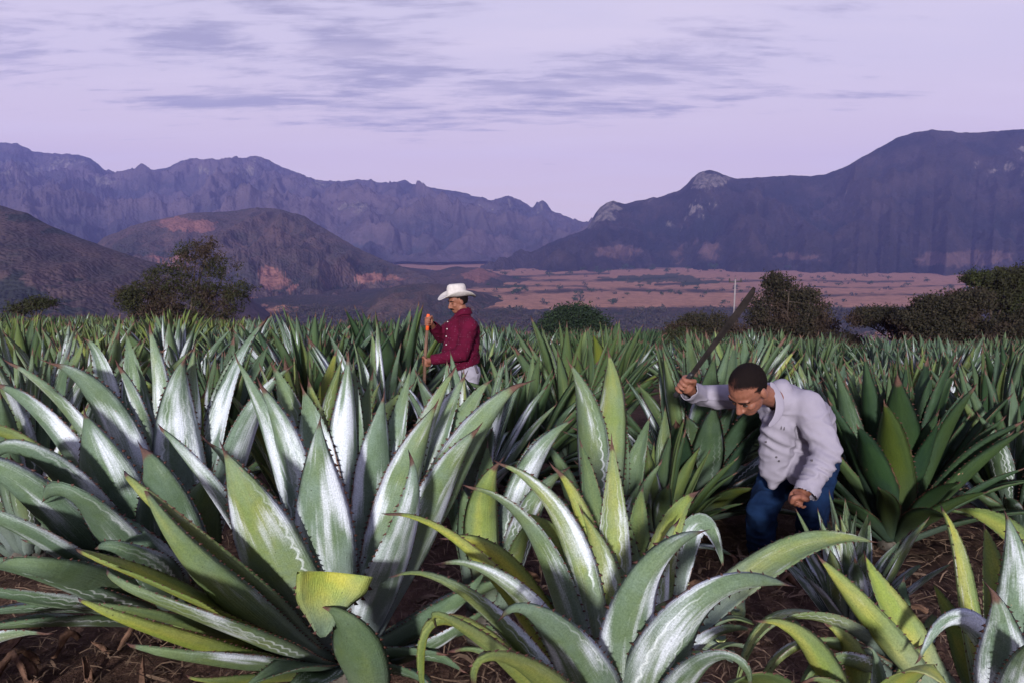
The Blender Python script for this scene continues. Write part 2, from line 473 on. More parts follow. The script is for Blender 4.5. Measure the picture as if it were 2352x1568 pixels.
crest_low = [(925, 668), (960, 640), (1000, 622), (1050, 613), (1095, 614), (1130, 624), (1165, 636), (1220, 648)]
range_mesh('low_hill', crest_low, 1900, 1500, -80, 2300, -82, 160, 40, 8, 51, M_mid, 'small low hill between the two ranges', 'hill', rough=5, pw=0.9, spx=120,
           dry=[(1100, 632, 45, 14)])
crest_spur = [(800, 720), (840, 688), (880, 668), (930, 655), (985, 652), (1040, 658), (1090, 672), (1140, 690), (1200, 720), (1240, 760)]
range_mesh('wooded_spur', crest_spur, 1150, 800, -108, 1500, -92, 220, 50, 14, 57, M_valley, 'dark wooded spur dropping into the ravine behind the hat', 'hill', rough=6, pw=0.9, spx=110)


# ------------------------------------------------------------------ valley floor, ravine and the plain of dry fields
VY = [30, 45, 60, 100, 200, 380, 560, 700, 900, 1080, 1400, 2000, 2700, 4500, 9000]
VZ = [-2.75 - 1.0, -4.45, -7.5, -14, -36, -85, -112, -108, -96, -80, -79, -77, -74, -66, -60]


def vz(x, y):
    x = np.asarray(x, float); y = np.asarray(y, float)
    z = np.interp(y, VY, VZ)
    z = z - 0.027 * x * np.clip(1.6 - y / 150, 0, 1)
    z = z + (fbm(x / 60, y / 60, 77, 4) - 0.5) * np.clip((y - 60) / 200, 0, 1) * 9 * np.clip(1.5 - y / 1200, 0.25, 1)
    # a knoll on the right beyond the field
    z = z + 4.2 * np.exp(-(((x - 44) / 16) ** 2 + ((y - 66) / 20) ** 2))
    z = z + 26 * np.exp(-(((x - 190) / 90) ** 2 + ((y - 230) / 110) ** 2))
    return z


nc, nr = 640, 260
px_ = np.linspace(-500, 2852, nc)
Yr = np.concatenate([np.geomspace(30, 600, 110), np.linspace(605, 2800, 120), np.geomspace(2830, 6800, 30)])
sl = (px_ - 1176) / FPX
Yg = np.repeat(Yr[:, None], nc, 1); Xg = sl[None, :] * Yg
Zg = vz(Xg, Yg)
me = grid_mesh('valley_floor', np.stack([Xg, Yg, Zg], -1).reshape(-1, 3), len(Yr), nc)
qx, qy = proj((Xg, Yg, Zg))
plain = np.clip((Yg - 1040) / 60, 0, 1) * np.clip((qx - 860) / 80, 0, 1)
# field strips of the plain: belts of scrub between bare fields, running slightly uphill to the right
s_ = qy + 0.012 * (qx - 1500)
strips = np.ones_like(qx)
for (c0, w0, x0, x1) in ((668, 7, 1000, 1750), (640, 5, 1000, 1560), (651, 4, 1500, 2100), (630, 4, 900, 1400), (657, 3, 900, 1350), (614, 4, 1300, 1900), (686, 5, 1880, 2300), (664, 3, 1750, 2250), (619, 3, 1900, 2200)):
    k_ = np.exp(-((s_ - c0 - 3 * np.sin(qx / 90 + c0)) / w0) ** 2) * (qx > x0) * (qx < x1)
    strips = strips - 0.6 * k_ * (0.5 + fbm(Xg / 30, Yg / 60, 5, 3))
dry = plain * np.clip(strips, 0, 1)
dry = np.maximum(dry, blobs(qx, qy, [(1570, 752, 60, 7), (1470, 772, 110, 6), (1380, 766, 60, 5), (1180, 770, 120, 5), (1990, 778, 60, 14), (2060, 770, 60, 10), (1230, 700, 120, 8), (620, 712, 60, 10)]) * 0.9)
dry = np.maximum(dry, 0.95 * np.exp(-(((Xg - 33) / 16) ** 2 + ((Yg - 52) / 16) ** 2)))
dry = np.maximum(dry, 0.8 * np.clip((75 - Yg) / 15, 0, 1))
attr(me, 'dry', dry)
attr(me, 'lush', blobs(qx, qy, [(1500, 641, 120, 8), (1560, 644, 100, 6), (1090, 640, 60, 4), (1170, 656, 40, 4)]))
attr(me, 'rock', np.zeros_like(qx))
tag(link('valley_floor', me, M_valley), 'valley floor with dry pinkish fields and dark wooded ravine', 'valley', kind='structure')


# ------------------------------------------------------------------ distant scrub: clumps of small leaf faces
def clump_cloud(centers, radii, ntri, rng, flat=0.8):
    n = len(centers)
    d = rng.normal(size=(n, ntri, 3)); d /= np.linalg.norm(d, axis=2)[..., None]
    rr = rng.uniform(0.35, 1.0, (n, ntri, 1)) ** 0.6
    c = centers[:, None, :] + d * rr * radii[:, None, None] * np.array([1, 1, flat])
    s = radii[:, None, None, None] * rng.uniform(0.25, 0.5, (n, ntri, 1, 1))
    tri = c[:, :, None, :] + rng.normal(size=(n, ntri, 3, 3)) * s * 0.75
    V = tri.reshape(-1, 3); F = np.arange(len(V)).reshape(-1, 3)
    return V, F


def foliage_mat(name, a, b_, c):
    m, nt, b = mat_new(name)
    g = ND(nt, 'ShaderNodeNewGeometry')
    rnd = g.outputs['Random Per Island']
    big = NOI(nt, VMUL(nt, g.outputs['Position'], (0.35, 0.35, 0.35)), 1.0, 3.0)
    c1 = MX(nt, SS(nt, rnd, 0.0, 1.0), a, b_)
    c1 = MX(nt, MA(nt, 'MULTIPLY', SS(nt, big, 0.48, 0.62), 0.8), c1, c)
    nt.links.new(c1, b.inputs['Base Color'])
    b.inputs['Roughness'].default_value = 0.85; b.inputs['Specular IOR Level'].default_value = 0.15
    return m


M_scrub = foliage_mat('far_scrub_leaves', (0.022, 0.024, 0.022), (0.050, 0.042, 0.036), (0.055, 0.036, 0.034))
M_dkgreen = foliage_mat('far_tree_leaves', (0.016, 0.030, 0.022), (0.030, 0.048, 0.028), (0.020, 0.030, 0.024))
rng = np.random.default_rng(4)


def scatter(n, px0, px1, Y0, Y1, r0, r1, keep=None):
    px = rng.uniform(px0, px1, n); Y = np.sqrt(rng.uniform(Y0 ** 2, Y1 ** 2, n))
    X = (px - 1176) / FPX * Y
    if keep is not None:
        k = keep(px, X, Y); X, Y = X[k], Y[k]
    r = rng.uniform(r0, r1, len(X))
    return np.stack([X, Y, vz(X, Y) + r * 0.5], 1), r


c1, r1 = scatter(5200, 640, 2600, 480, 1060, 2.2, 5.0, lambda p, x, y: fbm(x / 45, y / 45, 9, 3) > 0.42)
c2, r2 = scatter(2600, -300, 2600, 110, 480, 1.4, 3.4, lambda p, x, y: fbm(x / 30, y / 30, 19, 3) > 0.47)
c3, r3 = scatter(900, 900, 2600, 1080, 2600, 2.0, 5.5, lambda p, x, y: fbm(x / 120, y / 40, 29, 2) > 0.60)
V, F = clump_cloud(np.concatenate([c1, c2, c3]), np.concatenate([r1, r2, r3]), 26, rng)
tag(link('valley_scrub', tri_mesh('valley_scrub', V, F), M_scrub), 'dense dry woodland and scrub covering the ravine slopes', 'scrub', kind='stuff')

# single trees standing among the dry fields of the plain
tree_protos = []
for k in range(4):
    r_ = np.random.default_rng(60 + k)
    cc = r_.normal(size=(9, 3)) * np.array([0.42, 0.42, 0.25]) + np.array([0, 0, 0.85])
    V, F = clump_cloud(cc, r_.uniform(0.28, 0.5, 9), 26, r_)
    crown = tri_mesh('crown', V, F); crown.materials.append(M_dkgreen)
    tv, tf = tube([(0, 0, -0.1), (0.03, 0, 0.35), (0.0, 0.02, 0.8)], [0.09, 0.07, 0.04], 6)
    trunk = new_mesh('trunk', tv, tf)
    tree_protos.append((crown, trunk))
M_bark = simple_mat('bark', (0.05, 0.038, 0.03), 0.9, 0.1, 0.4, 6.0, 0.5, 40)
for c_, t_ in tree_protos: t_.materials.append(M_bark)
plain_trees = [(1262, 633, 9), (1336, 622, 8), (1375, 628, 12), (1440, 607, 12), (1398, 624, 7), (1310, 630, 8), (1500, 603, 8), (1748, 588, 13), (1850, 579, 14),
               (1642, 605, 12), (2115, 588, 17), (2062, 595, 11), (2230, 668, 14), (2262, 660, 10), (2295, 655, 9), (1075, 640, 8), (1160, 632, 9), (1185, 640, 7),
               (1192, 668, 13), (1206, 664, 9), (1330, 672, 11), (1358, 665, 9), (1318, 684, 8), (1408, 692, 9), (1470, 656, 8), (1540, 668, 7), (1570, 655, 8),
               (1665, 690, 8), (1740, 690, 7), (1620, 672, 6), (1600, 660, 6), (1520, 673, 6), (1490, 670, 7), (1440, 673, 6), (1560, 671, 6), (1700, 668, 5),
               (1720, 660, 6), (1690, 657, 6), (1770, 664, 7), (1800, 655, 7), (1960, 645, 6), (1925, 652, 6), (1890, 641, 6), (2000, 650, 6), (2040, 640, 7), (2085, 652, 6),
               (2130, 645, 7), (2180, 660, 8), (2140, 618, 9), (2020, 605, 10), (1960, 606, 9), (1900, 602, 10), (1810, 606, 8), (2160, 605, 9), (2300, 605, 9), (2330, 632, 9),
               (1235, 655, 6), (1255, 690, 6), (1285, 660, 7), (1530, 625, 7), (1580, 615, 6), (1500, 615, 6), (1120, 655, 6), (1145, 680, 7), (1100, 676, 8)]
ptrees = []
for i, (tx, ty, s) in enumerate(plain_trees):
    # the tree stands where its foot meets the plain
    d = P(tx, ty + s * 0.35, 1.0) - Vector((0, 0, CAM_Z))
    Y = 78.0 / max(0.018, -d.z); Y = min(max(Y, 1090), 2500)
    X = d.x * Y; z = float(vz(X, Y))
    o = empty('field_tree', (X, Y, z)); sc = s / FPX * Y * 1.05
    o.scale = (sc * rng.uniform(0.9, 1.3), sc, sc * rng.uniform(0.7, 0.95)); o.rotation_euler.z = rng.uniform(0, 6.28)
    tag(o, ('larger' if s > 9 else 'small') + ' dark tree on the dry plain ' + sector(tx).replace('below', 'above'), 'tree', 'trees dotted over the dry plain'); ptrees.append(o)
    cm, tm = tree_protos[i % 4]
    link('crown', cm, parent=o); link('trunk', tm, parent=o)
single_out(ptrees)

# ------------------------------------------------------------------ haze
hz_m = bpy.data.materials.new('haze'); hz_m.use_nodes = True
ht = hz_m.node_tree
for n in list(ht.nodes): ht.nodes.remove(n)
pv = ND(ht, 'ShaderNodeVolumePrincipled', {'Color': (0.38, 0.40, 1.0, 1), 'Density': 0.000085, 'Anisotropy': 0.0})
ho = ND(ht, 'ShaderNodeOutputMaterial'); ht.links.new(pv.outputs[0], ho.inputs['Volume'])
x0, x1, y0, y1, z0, z1 = -6900, 6900, -600, 7400, -210, 830
V = [(x, y, z) for x in (x0, x1) for y in (y0, y1) for z in (z0, z1)]
F = [(0, 1, 3, 2), (4, 6, 7, 5), (0, 4, 5, 1), (2, 3, 7, 6), (0, 2, 6, 4), (1, 5, 7, 3)]
tag(link('haze', new_mesh('haze', V, F, smooth=False), hz_m), 'thin violet evening haze filling the valley air', 'haze', kind='stuff')

# ------------------------------------------------------------------ field soil
m_soil, nt, b = mat_new('dry_field_soil')
oc = ND(nt, 'ShaderNodeNewGeometry').outputs['Position']
n1 = NOI(nt, oc, 1.3, 5.0, 0.6); n2 = NOI(nt, oc, 14.0, 6.0, 0.7); n3 = NOI(nt, VMUL(nt, oc, (60, 18, 30)), 1.0, 4.0, 0.7, dist=1.5)
c = MX(nt, SS(nt, n1, 0.35, 0.65), (0.060, 0.032, 0.024), (0.105, 0.058, 0.042))
c = MX(nt, MA(nt, 'MULTIPLY', SS(nt, n2, 0.45, 0.7), 0.7), c, (0.16, 0.098, 0.07))
c = MX(nt, MA(nt, 'MULTIPLY', SS(nt, n3, 0.58, 0.70), 0.7), c, (0.24, 0.165, 0.115))
c = MX(nt, SS(nt, n2, 0.42, 0.28), c, (0.025, 0.015, 0.012))
nt.links.new(c, b.inputs['Base Color']); b.inputs['Roughness'].default_value = 0.95; b.inputs['Specular IOR Level'].default_value = 0.1
hgt = MA(nt, 'ADD', MA(nt, 'MULTIPLY', n2, 0.05), MA(nt, 'MULTIPLY', n3, 0.03))
nt.links.new(ND(nt, 'ShaderNodeBump', {'Strength': 0.9, 'Distance': 1.0, 'Height': hgt}).outputs[0], b.inputs['Normal'])
Yr = np.concatenate([np.linspace(-12, 1.0, 14), np.linspace(1.1, 9, 190), np.geomspace(9.1, 47, 70)])
sx = np.linspace(-1.15, 1.15, 300)
Yg = np.repeat(Yr[:, None], 300, 1); Xg = sx[None, :] * (np.abs(Yg) + 6.0)
Zg = gz(Xg, Yg) + (fbm(Xg * 1.6, Yg * 1.6, 3, 5) - 0.5) * 0.12 + (fbm(Xg * 11, Yg * 11, 8, 3) - 0.5) * 0.035
soil_me = grid_mesh('field_soil', np.stack([Xg, Yg, Zg], -1).reshape(-1, 3), len(Yr), 300)
tag(link('field_soil', soil_me, m_soil), 'dry reddish brown soil of the agave field', 'ground', kind='structure')


def gnd(x, y):
    return float(gz(x, y)) + (float(fbm(x * 1.6, y * 1.6, 3, 5)) - 0.5) * 0.12


# ------------------------------------------------------------------ agave leaf material
m_leaf, nt, b = mat_new('agave_leaf')
oi = ND(nt, 'ShaderNodeObjectInfo')
scx = ND(nt, 'ShaderNodeSeparateColor', {0: oi.outputs['Color']})
yel, wax, drk = scx.outputs[0], scx.outputs[1], scx.outputs[2]  # drk also carries light falloff painted onto the rear plants
rnd = oi.outputs['Random']
tco = ND(nt, 'ShaderNodeTexCoord')
uvs = ND(nt, 'ShaderNodeSeparateXYZ', {0: tco.outputs['UV']})
u, vraw = uvs.outputs[0], uvs.outputs[1]
under = MA(nt, 'GREATER_THAN', vraw, 1.5)
v = MA(nt, 'SUBTRACT', vraw, MA(nt, 'MULTIPLY', under, 2.0))
sv = MA(nt, 'MULTIPLY', MA(nt, 'ABSOLUTE', MA(nt, 'SUBTRACT', v, 0.5)), 2.0)      # 0 midrib .. 1 margin
seed = MA(nt, 'ADD', MA(nt, 'MULTIPLY', rnd, 37.0), MA(nt, 'MULTIPLY', under, 3.7))
off = ND(nt, 'ShaderNodeCombineXYZ', {0: seed, 1: MA(nt, 'MULTIPLY', seed, 1.7), 2: MA(nt, 'MULTIPLY', seed, 0.6)}).outputs[0]
uvv = ND(nt, 'ShaderNodeCombineXYZ', {0: u, 1: v, 2: 0.0}).outputs[0]
obj = ND(nt, 'ShaderNodeVectorMath', {0: tco.outputs['Object'], 1: off}, operation='ADD').outputs[0]
n_long = NOI(nt, ND(nt, 'ShaderNodeVectorMath', {0: uvv, 1: (2.0, 10.0, 1), 2: off}, operation='MULTIPLY_ADD').outputs[0], 1.0, 4.0, 0.62)
n_soft = NOI(nt, ND(nt, 'ShaderNodeVectorMath', {0: uvv, 1: (3.4, 2.6, 1), 2: off}, operation='MULTIPLY_ADD').outputs[0], 1.0, 2.0, 0.5)
n_fib = NOI(nt, ND(nt, 'ShaderNodeVectorMath', {0: uvv, 1: (7.0, 70.0, 1), 2: off}, operation='MULTIPLY_ADD').outputs[0], 1.0, 3.0, 0.6)
n_blo = NOI(nt, obj, 9.0, 5.0, 0.65)
n_gra = NOI(nt, obj, 190.0, 4.0, 0.7)
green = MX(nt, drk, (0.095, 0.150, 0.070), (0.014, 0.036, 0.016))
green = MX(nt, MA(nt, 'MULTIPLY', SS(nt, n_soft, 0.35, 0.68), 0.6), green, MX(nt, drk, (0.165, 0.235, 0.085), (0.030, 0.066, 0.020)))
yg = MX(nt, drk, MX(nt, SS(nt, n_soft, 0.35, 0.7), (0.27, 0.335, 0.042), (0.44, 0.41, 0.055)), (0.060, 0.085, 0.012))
ymask = MA(nt, 'MULTIPLY', yel, SS(nt, MA(nt, 'ADD', sv, MA(nt, 'MULTIPLY', MA(nt, 'SUBTRACT', n_blo, 0.5), 0.6)), 1.15, 0.25))
ymask = MA(nt, 'MULTIPLY', MA(nt, 'MAXIMUM', ymask, MA(nt, 'MULTIPLY', yel, 0.55)), SS(nt, u, 0.03, 0.42))
c = MX(nt, ymask, green, yg)
# grey-blue bloom over the whole leaf, a paler grey zone towards the base
bz_ = SS(nt, MA(nt, 'ADD', u, MA(nt, 'MULTIPLY', MA(nt, 'SUBTRACT', n_soft, 0.5), 0.35)), 0.62, 0.18)
gl = MA(nt, 'MULTIPLY', MA(nt, 'MULTIPLY_ADD', SS(nt, n_blo, 0.3, 0.7), 0.55, 0.22), MA(nt, 'MULTIPLY_ADD', wax, 0.95, 0.06))
c = MX(nt, gl, c, MX(nt, drk, (0.205, 0.275, 0.225), (0.070, 0.110, 0.090)))
c = MX(nt, MA(nt, 'MULTIPLY', bz_, MA(nt, 'MULTIPLY_ADD', wax, 0.65, 0.22)), c, MX(nt, drk, (0.225, 0.250, 0.268), (0.055, 0.068, 0.066)))
# white wax: brushed patches on the upper half, rubbed off in between
wsum = MA(nt, 'ADD', MA(nt, 'MULTIPLY', n_soft, 0.76), MA(nt, 'MULTIPLY', n_long, 0.24))
du = MA(nt, 'DIVIDE', MA(nt, 'SUBTRACT', u, 0.64), 0.24)
wsum = MA(nt, 'ADD', wsum, MA(nt, 'MULTIPLY', MA(nt, 'EXPONENT', MA(nt, 'MULTIPLY', MA(nt, 'MULTIPLY', du, du), -1.0)), 0.14))
wsum = MA(nt, 'ADD', wsum, MA(nt, 'MULTIPLY', MA(nt, 'POWER', sv, 3.0), 0.10))
wsum = MA(nt, 'ADD', wsum, MA(nt, 'MULTIPLY', MA(nt, 'SUBTRACT', n_gra, 0.5), 0.07))
wsum = MA(nt, 'ADD', wsum, MA(nt, 'MULTIPLY', MA(nt, 'SUBTRACT', n_fib, 0.5), 0.14))
thr = MA(nt, 'MULTIPLY_ADD', wax, -0.26, 0.80)
wm = ND(nt, 'ShaderNodeMapRange', {0: wsum, 1: thr, 2: MA(nt, 'ADD', thr, 0.20), 3: 0.0, 4: 1.0}, interpolation_type='SMOOTHSTEP').outputs[0]
wm = MA(nt, 'MULTIPLY', wm, SS(nt, u, 0.15, 0.42))
wm = MA(nt, 'MULTIPLY', wm, SS(nt, u, 1.0, 0.86))
wm = MA(nt, 'MULTIPLY', wm, SS(nt, wax, 0.10, 0.35))
c = MX(nt, wm, c, (0.64, 0.67, 0.73))


# scalloped imprints that the teeth of the neighbouring leaf pressed into the wax
def imprint(c0, amp, freq, ph):
    uu = MA(nt, 'ADD', u, MA(nt, 'MULTIPLY', n_blo, 0.012))
    sc_ = MA(nt, 'ABSOLUTE', MA(nt, 'SINE', MA(nt, 'ADD', MA(nt, 'MULTIPLY', uu, freq), MA(nt, 'MULTIPLY', rnd, ph))))
    line = MA(nt, 'ADD', MA(nt, 'MULTIPLY', sc_, amp), MA(nt, 'ADD', c0, MA(nt, 'MULTIPLY', MA(nt, 'SUBTRACT', n_soft, 0.5), 0.25)))
    taper = MA(nt, 'MULTIPLY', SS(nt, u, 1.02, 0.35), 1.0)
    d = MA(nt, 'ABSOLUTE', MA(nt, 'SUBTRACT', sv, MA(nt, 'MULTIPLY', line, 1.0)))
    wd = MA(nt, 'MULTIPLY_ADD', n_gra, 0.05, 0.012)
    k = MA(nt, 'SUBTRACT', 1.0, ND(nt, 'ShaderNodeMapRange', {0: d, 1: MA(nt, 'MULTIPLY', wd, 0.5), 2: MA(nt, 'ADD', wd, 0.02), 3: 0.0, 4: 1.0}).outputs[0])
    return MA(nt, 'MULTIPLY', k, taper)


side_l = MA(nt, 'LESS_THAN', v, MA(nt, 'MULTIPLY_ADD', rnd, 0.8, 0.25))
im = MA(nt, 'MAXIMUM', MA(nt, 'MULTIPLY', imprint(0.62, 0.10, 68.0, 50.0), side_l), MA(nt, 'MULTIPLY', imprint(0.36, 0.10, 60.0, 90.0), MA(nt, 'GREATER_THAN', rnd, 0.45)))
im = MA(nt, 'MULTIPLY', im, MA(nt, 'MULTIPLY', SS(nt, n_soft, 0.36, 0.50), MA(nt, 'GREATER_THAN', MA(nt, 'FRACT', MA(nt, 'MULTIPLY', rnd, 7.31)), 0.25)))
im = MA(nt, 'MULTIPLY', im, MA(nt, 'MULTIPLY', SS(nt, u, 0.25, 0.4), SS(nt, wax, 0.25, 0.55)))
c = MX(nt, MA(nt, 'MULTIPLY', im, 0.9), c, (0.74, 0.78, 0.78))
# specks, scars, dry brown margins and tip
spk = ND(nt, 'ShaderNodeTexVoronoi', {'Vector': obj, 'Scale': 55.0})
c = MX(nt, MA(nt, 'MULTIPLY', SS(nt, spk.outputs['Distance'], 0.16, 0.06), MA(nt, 'MULTIPLY', SS(nt, n_blo, 0.50, 0.62), 0.75)), c, (0.03, 0.022, 0.012))
scar = SS(nt, NOI(nt, ND(nt, 'ShaderNodeVectorMath', {0: uvv, 1: (16.0, 5.0, 1), 2: off}, operation='MULTIPLY_ADD').outputs[0], 1.0, 4.0, 0.6), 0.715, 0.745)
c = MX(nt, scar, c, (0.36, 0.21, 0.14))
mar = MA(nt, 'MULTIPLY', SS(nt, MA(nt, 'ADD', sv, MA(nt, 'MULTIPLY', MA(nt, 'SUBTRACT', n_blo, 0.5), 0.35)), 0.93, 1.02), SS(nt, n_soft, 0.52, 0.62))
c = MX(nt, MA(nt, 'MULTIPLY', mar, 0.9), c, (0.33, 0.17, 0.10))
dryt = MA(nt, 'MULTIPLY', MA(nt, 'GREATER_THAN', MA(nt, 'FRACT', MA(nt, 'MULTIPLY', rnd, 13.7)), 0.92), 0.035)
tipm = SS(nt, MA(nt, 'ADD', MA(nt, 'ADD', u, dryt), MA(nt, 'MULTIPLY', MA(nt, 'SUBTRACT', n_blo, 0.5), 0.10)), 0.968, 0.992)
c = MX(nt, tipm, c, MX(nt, n_fib, (0.09, 0.045, 0.034), (0.17, 0.095, 0.07)))
c = MX(nt, SS(nt, n_gra, 0.62, 0.36), c, MX(nt, 1.0, c, (0.74, 0.76, 0.74), 'MULTIPLY'))
nt.links.new(c, b.inputs['Base Color'])
nt.links.new(MA(nt, 'MULTIPLY_ADD', wm, 0.2, 0.52), b.inputs['Roughness'])
b.inputs['Specular IOR Level'].default_value = 0.22
hh = MA(nt, 'ADD', MA(nt, 'MULTIPLY', n_fib, 0.004), MA(nt, 'ADD', MA(nt, 'MULTIPLY', n_gra, 0.0018), MA(nt, 'MULTIPLY', n_blo, 0.008)))
nt.links.new(ND(nt, 'ShaderNodeBump', {'Strength': 0.75, 'Distance': 1.0, 'Height': hh}).outputs[0], b.inputs['Normal'])

m_spine = simple_mat('agave_spine', (0.07, 0.030, 0.022), 0.6, 0.3, 0.3, 30.0)
m_cutend = simple_mat('agave_cut_flesh', (0.55, 0.55, 0.26), 0.7, 0.3, 0.3, 25.0, 0.4, 90)
m_stem = simple_mat('agave_heart', (0.07, 0.06, 0.05), 0.85, 0.2, 0.4, 10.0, 0.6, 40)
LEAFM = [m_leaf, m_spine, m_cutend]

W_T = np.array([0, 0.06, 0.15, 0.3, 0.45, 0.58, 0.7, 0.8, 0.88, 0.94, 0.975, 1.0])
W_W = np.array([0.80, 0.70, 0.69, 0.86, 1.0, 0.98, 0.85, 0.65, 0.43, 0.23, 0.11, 0.035])
W_LONG = np.array([0.80, 0.82, 0.92, 1.0, 0.96, 0.84, 0.66, 0.47, 0.30, 0.16, 0.08, 0.02])


def leaf_geo(pts, n0, W, cup=0.32, thick=0.03, nu=6, teeth=0, twist=0.0, cut=None, wav=0.0, fold=0.0, seed=0, wprof=None):
    """solid fleshy leaf along pts; returns V, F, uv per loop, material index"""
    pts = np.asarray(pts, float); n = len(pts)
    rg = np.random.default_rng(seed)
    T = np.gradient(pts, axis=0); T /= np.linalg.norm(T, axis=1)[:, None] + 1e-9
    Nn = np.array(n0, float); V = []; ring = 2 * nu
    seglen = np.concatenate([[0], np.cumsum(np.linalg.norm(np.diff(pts, axis=0), axis=1))]); L = seglen[-1]; tt = seglen / L
    tm = tt * (cut if cut else 1.0)
    w = np.interp(tm, W_T, W_W if wprof is None else wprof) * W * 0.5
    ph = rg.uniform(0, 6.28, 4)
    s = np.linspace(-1, 1, nu + 1)
    frames = []
    for i in range(n):
        Nn = Nn - T[i] * np.dot(Nn, T[i]); Nn /= np.linalg.norm(Nn) + 1e-9
        a = twist * tt[i]
        B0 = np.cross(T[i], Nn)
        Nr = Nn * math.cos(a) + B0 * math.sin(a); B = np.cross(T[i], Nr)
        frames.append((Nr, B))
        t = tt[i]
        cupi = cup * (0.75 + 0.5 * abs(t - 0.5)) + fold * max(0, t - 0.55) * 2
        th = thick * (1.0 - 0.82 * min(1, t * 1.25)) + 0.003
        if t > 0.93: th *= 0.8
        wl = w[i] * (1 + wav * math.sin(9 * t + ph[0])); wr = w[i] * (1 + wav * math.sin(8 * t + ph[1]))
        ed = wav * 0.35 * W * np.array([math.sin(11 * t + ph[2]), math.sin(10 * t + ph[3])]) * min(1, 4 * t)
        top = []
        for sj in s:
            ww = wl if sj < 0 else wr
            h = cupi * ww * (abs(sj) ** 1.7) + (ed[0] * max(0, -sj) ** 2 + ed[1] * max(0, sj) ** 2)
            # edges bend inwards as the cup deepens
            top.append(pts[i] + B * (ww * sj * (1 - 0.18 * cupi * sj * sj)) + Nr * h)
        V.extend(top)
        for j in range(nu - 1, 0, -1):
            V.append(top[j] - Nr * th * (1 - abs(s[j]) ** 2.2))
    F = []; UV = []; MI = []
    vv = (s + 1) / 2
    ringv = list(vv) + [vv[j] for j in range(nu - 1, 0, -1)]
    for i in range(n - 1):
        for k in range(ring):
            k2 = (k + 1) % ring
            a, b_, c_, d = i * ring + k, i * ring + k2, (i + 1) * ring + k2, (i + 1) * ring + k
            F.append((a, d, c_, b_))
            o = 0.0 if k < nu else 2.0
            va, vb = ringv[k] + o, ringv[k2] + o
            UV += [(tm[i], va), (tm[i + 1], va), (tm[i + 1], vb), (tm[i], vb)]
            MI.append(0)
    F.append(tuple(range(ring))); UV += [(0, 0.5)] * ring; MI.append(0)
    if cut:
        F.append(tuple((n - 1) * ring + k for k in range(ring - 1, -1, -1))); UV += [(tm[-1], 0.5)] * ring; MI.append(2)
    else:
        ap = len(V); V.append(pts[-1] + T[-1] * W * 0.22)
        for k in range(ring):
            F.append(((n - 1) * ring + k, ap, (n - 1) * ring + (k + 1) % ring)); UV += [(0.99, 0.5)] * 3; MI.append(1)
    if teeth:
        Va = np.array(V)
        for side, j in ((-1, 0), (1, nu)):
            for q in range(teeth):
                tq = 0.10 + (0.86 * (q + rg.uniform(-0.2, 0.2))) / teeth
                if cut and tq > 0.97: continue
                f = np.interp(tq, tt, np.arange(n)); i = int(min(n - 2, f)); g = f - i
                e0 = Va[i * ring + j] * (1 - g) + Va[(i + 1) * ring + j] * g
                Nr, B = frames[i]
                sz = 0.0065 * rg.uniform(0.7, 1.3) * (W / 0.17) ** 0.5
                o = len(V)
                V += [e0 - T[i] * sz * 0.8 - B * side * 0.002, e0 + T[i] * sz * 0.8 - B * side * 0.002, e0 - Nr * 0.004 - B * side * 0.002,
                      e0 + B * side * sz * 1.25 + T[i] * sz * rg.uniform(-0.9, 0.3) + Nr * 0.002]
                for tri in ((0, 1, 3), (1, 2, 3), (2, 0, 3)):
                    F.append(tuple(o + x for x in tri)); UV += [(0.5, 0.5)] * 3; MI.append(1)
    return V, F, UV, MI


def leaf_mesh(*a, **k):
    V, F, UV, MI = leaf_geo(*a, **k)
    me = new_mesh('leaf', V, F, UV, MI)
    for m in LEAFM: me.materials.append(m)
    return me


def heart(parent, r, h, z0=-0.08):
    V = []; F = []; seg = 12; prof = [(0.55, 0), (1.0, 0.25), (1.0, 0.6), (0.6, 0.9), (0.1, 1.0)]
    for (a, b_) in prof:
        for k in range(seg):
            an = 2 * math.pi * k / seg; V.append((a * r * math.cos(an), a * r * math.sin(an), z0 + b_ * h))
    for i in range(len(prof) - 1):
        for k in range(seg):
            F.append((i * seg + k, i * seg + (k + 1) % seg, (i + 1) * seg + (k + 1) % seg, (i + 1) * seg + k))
    F.append(tuple(range(seg))[::-1]); F.append(tuple((len(prof) - 1) * seg + k for k in range(seg)))
    return link('heart', new_mesh('heart', V, F), m_stem, parent)


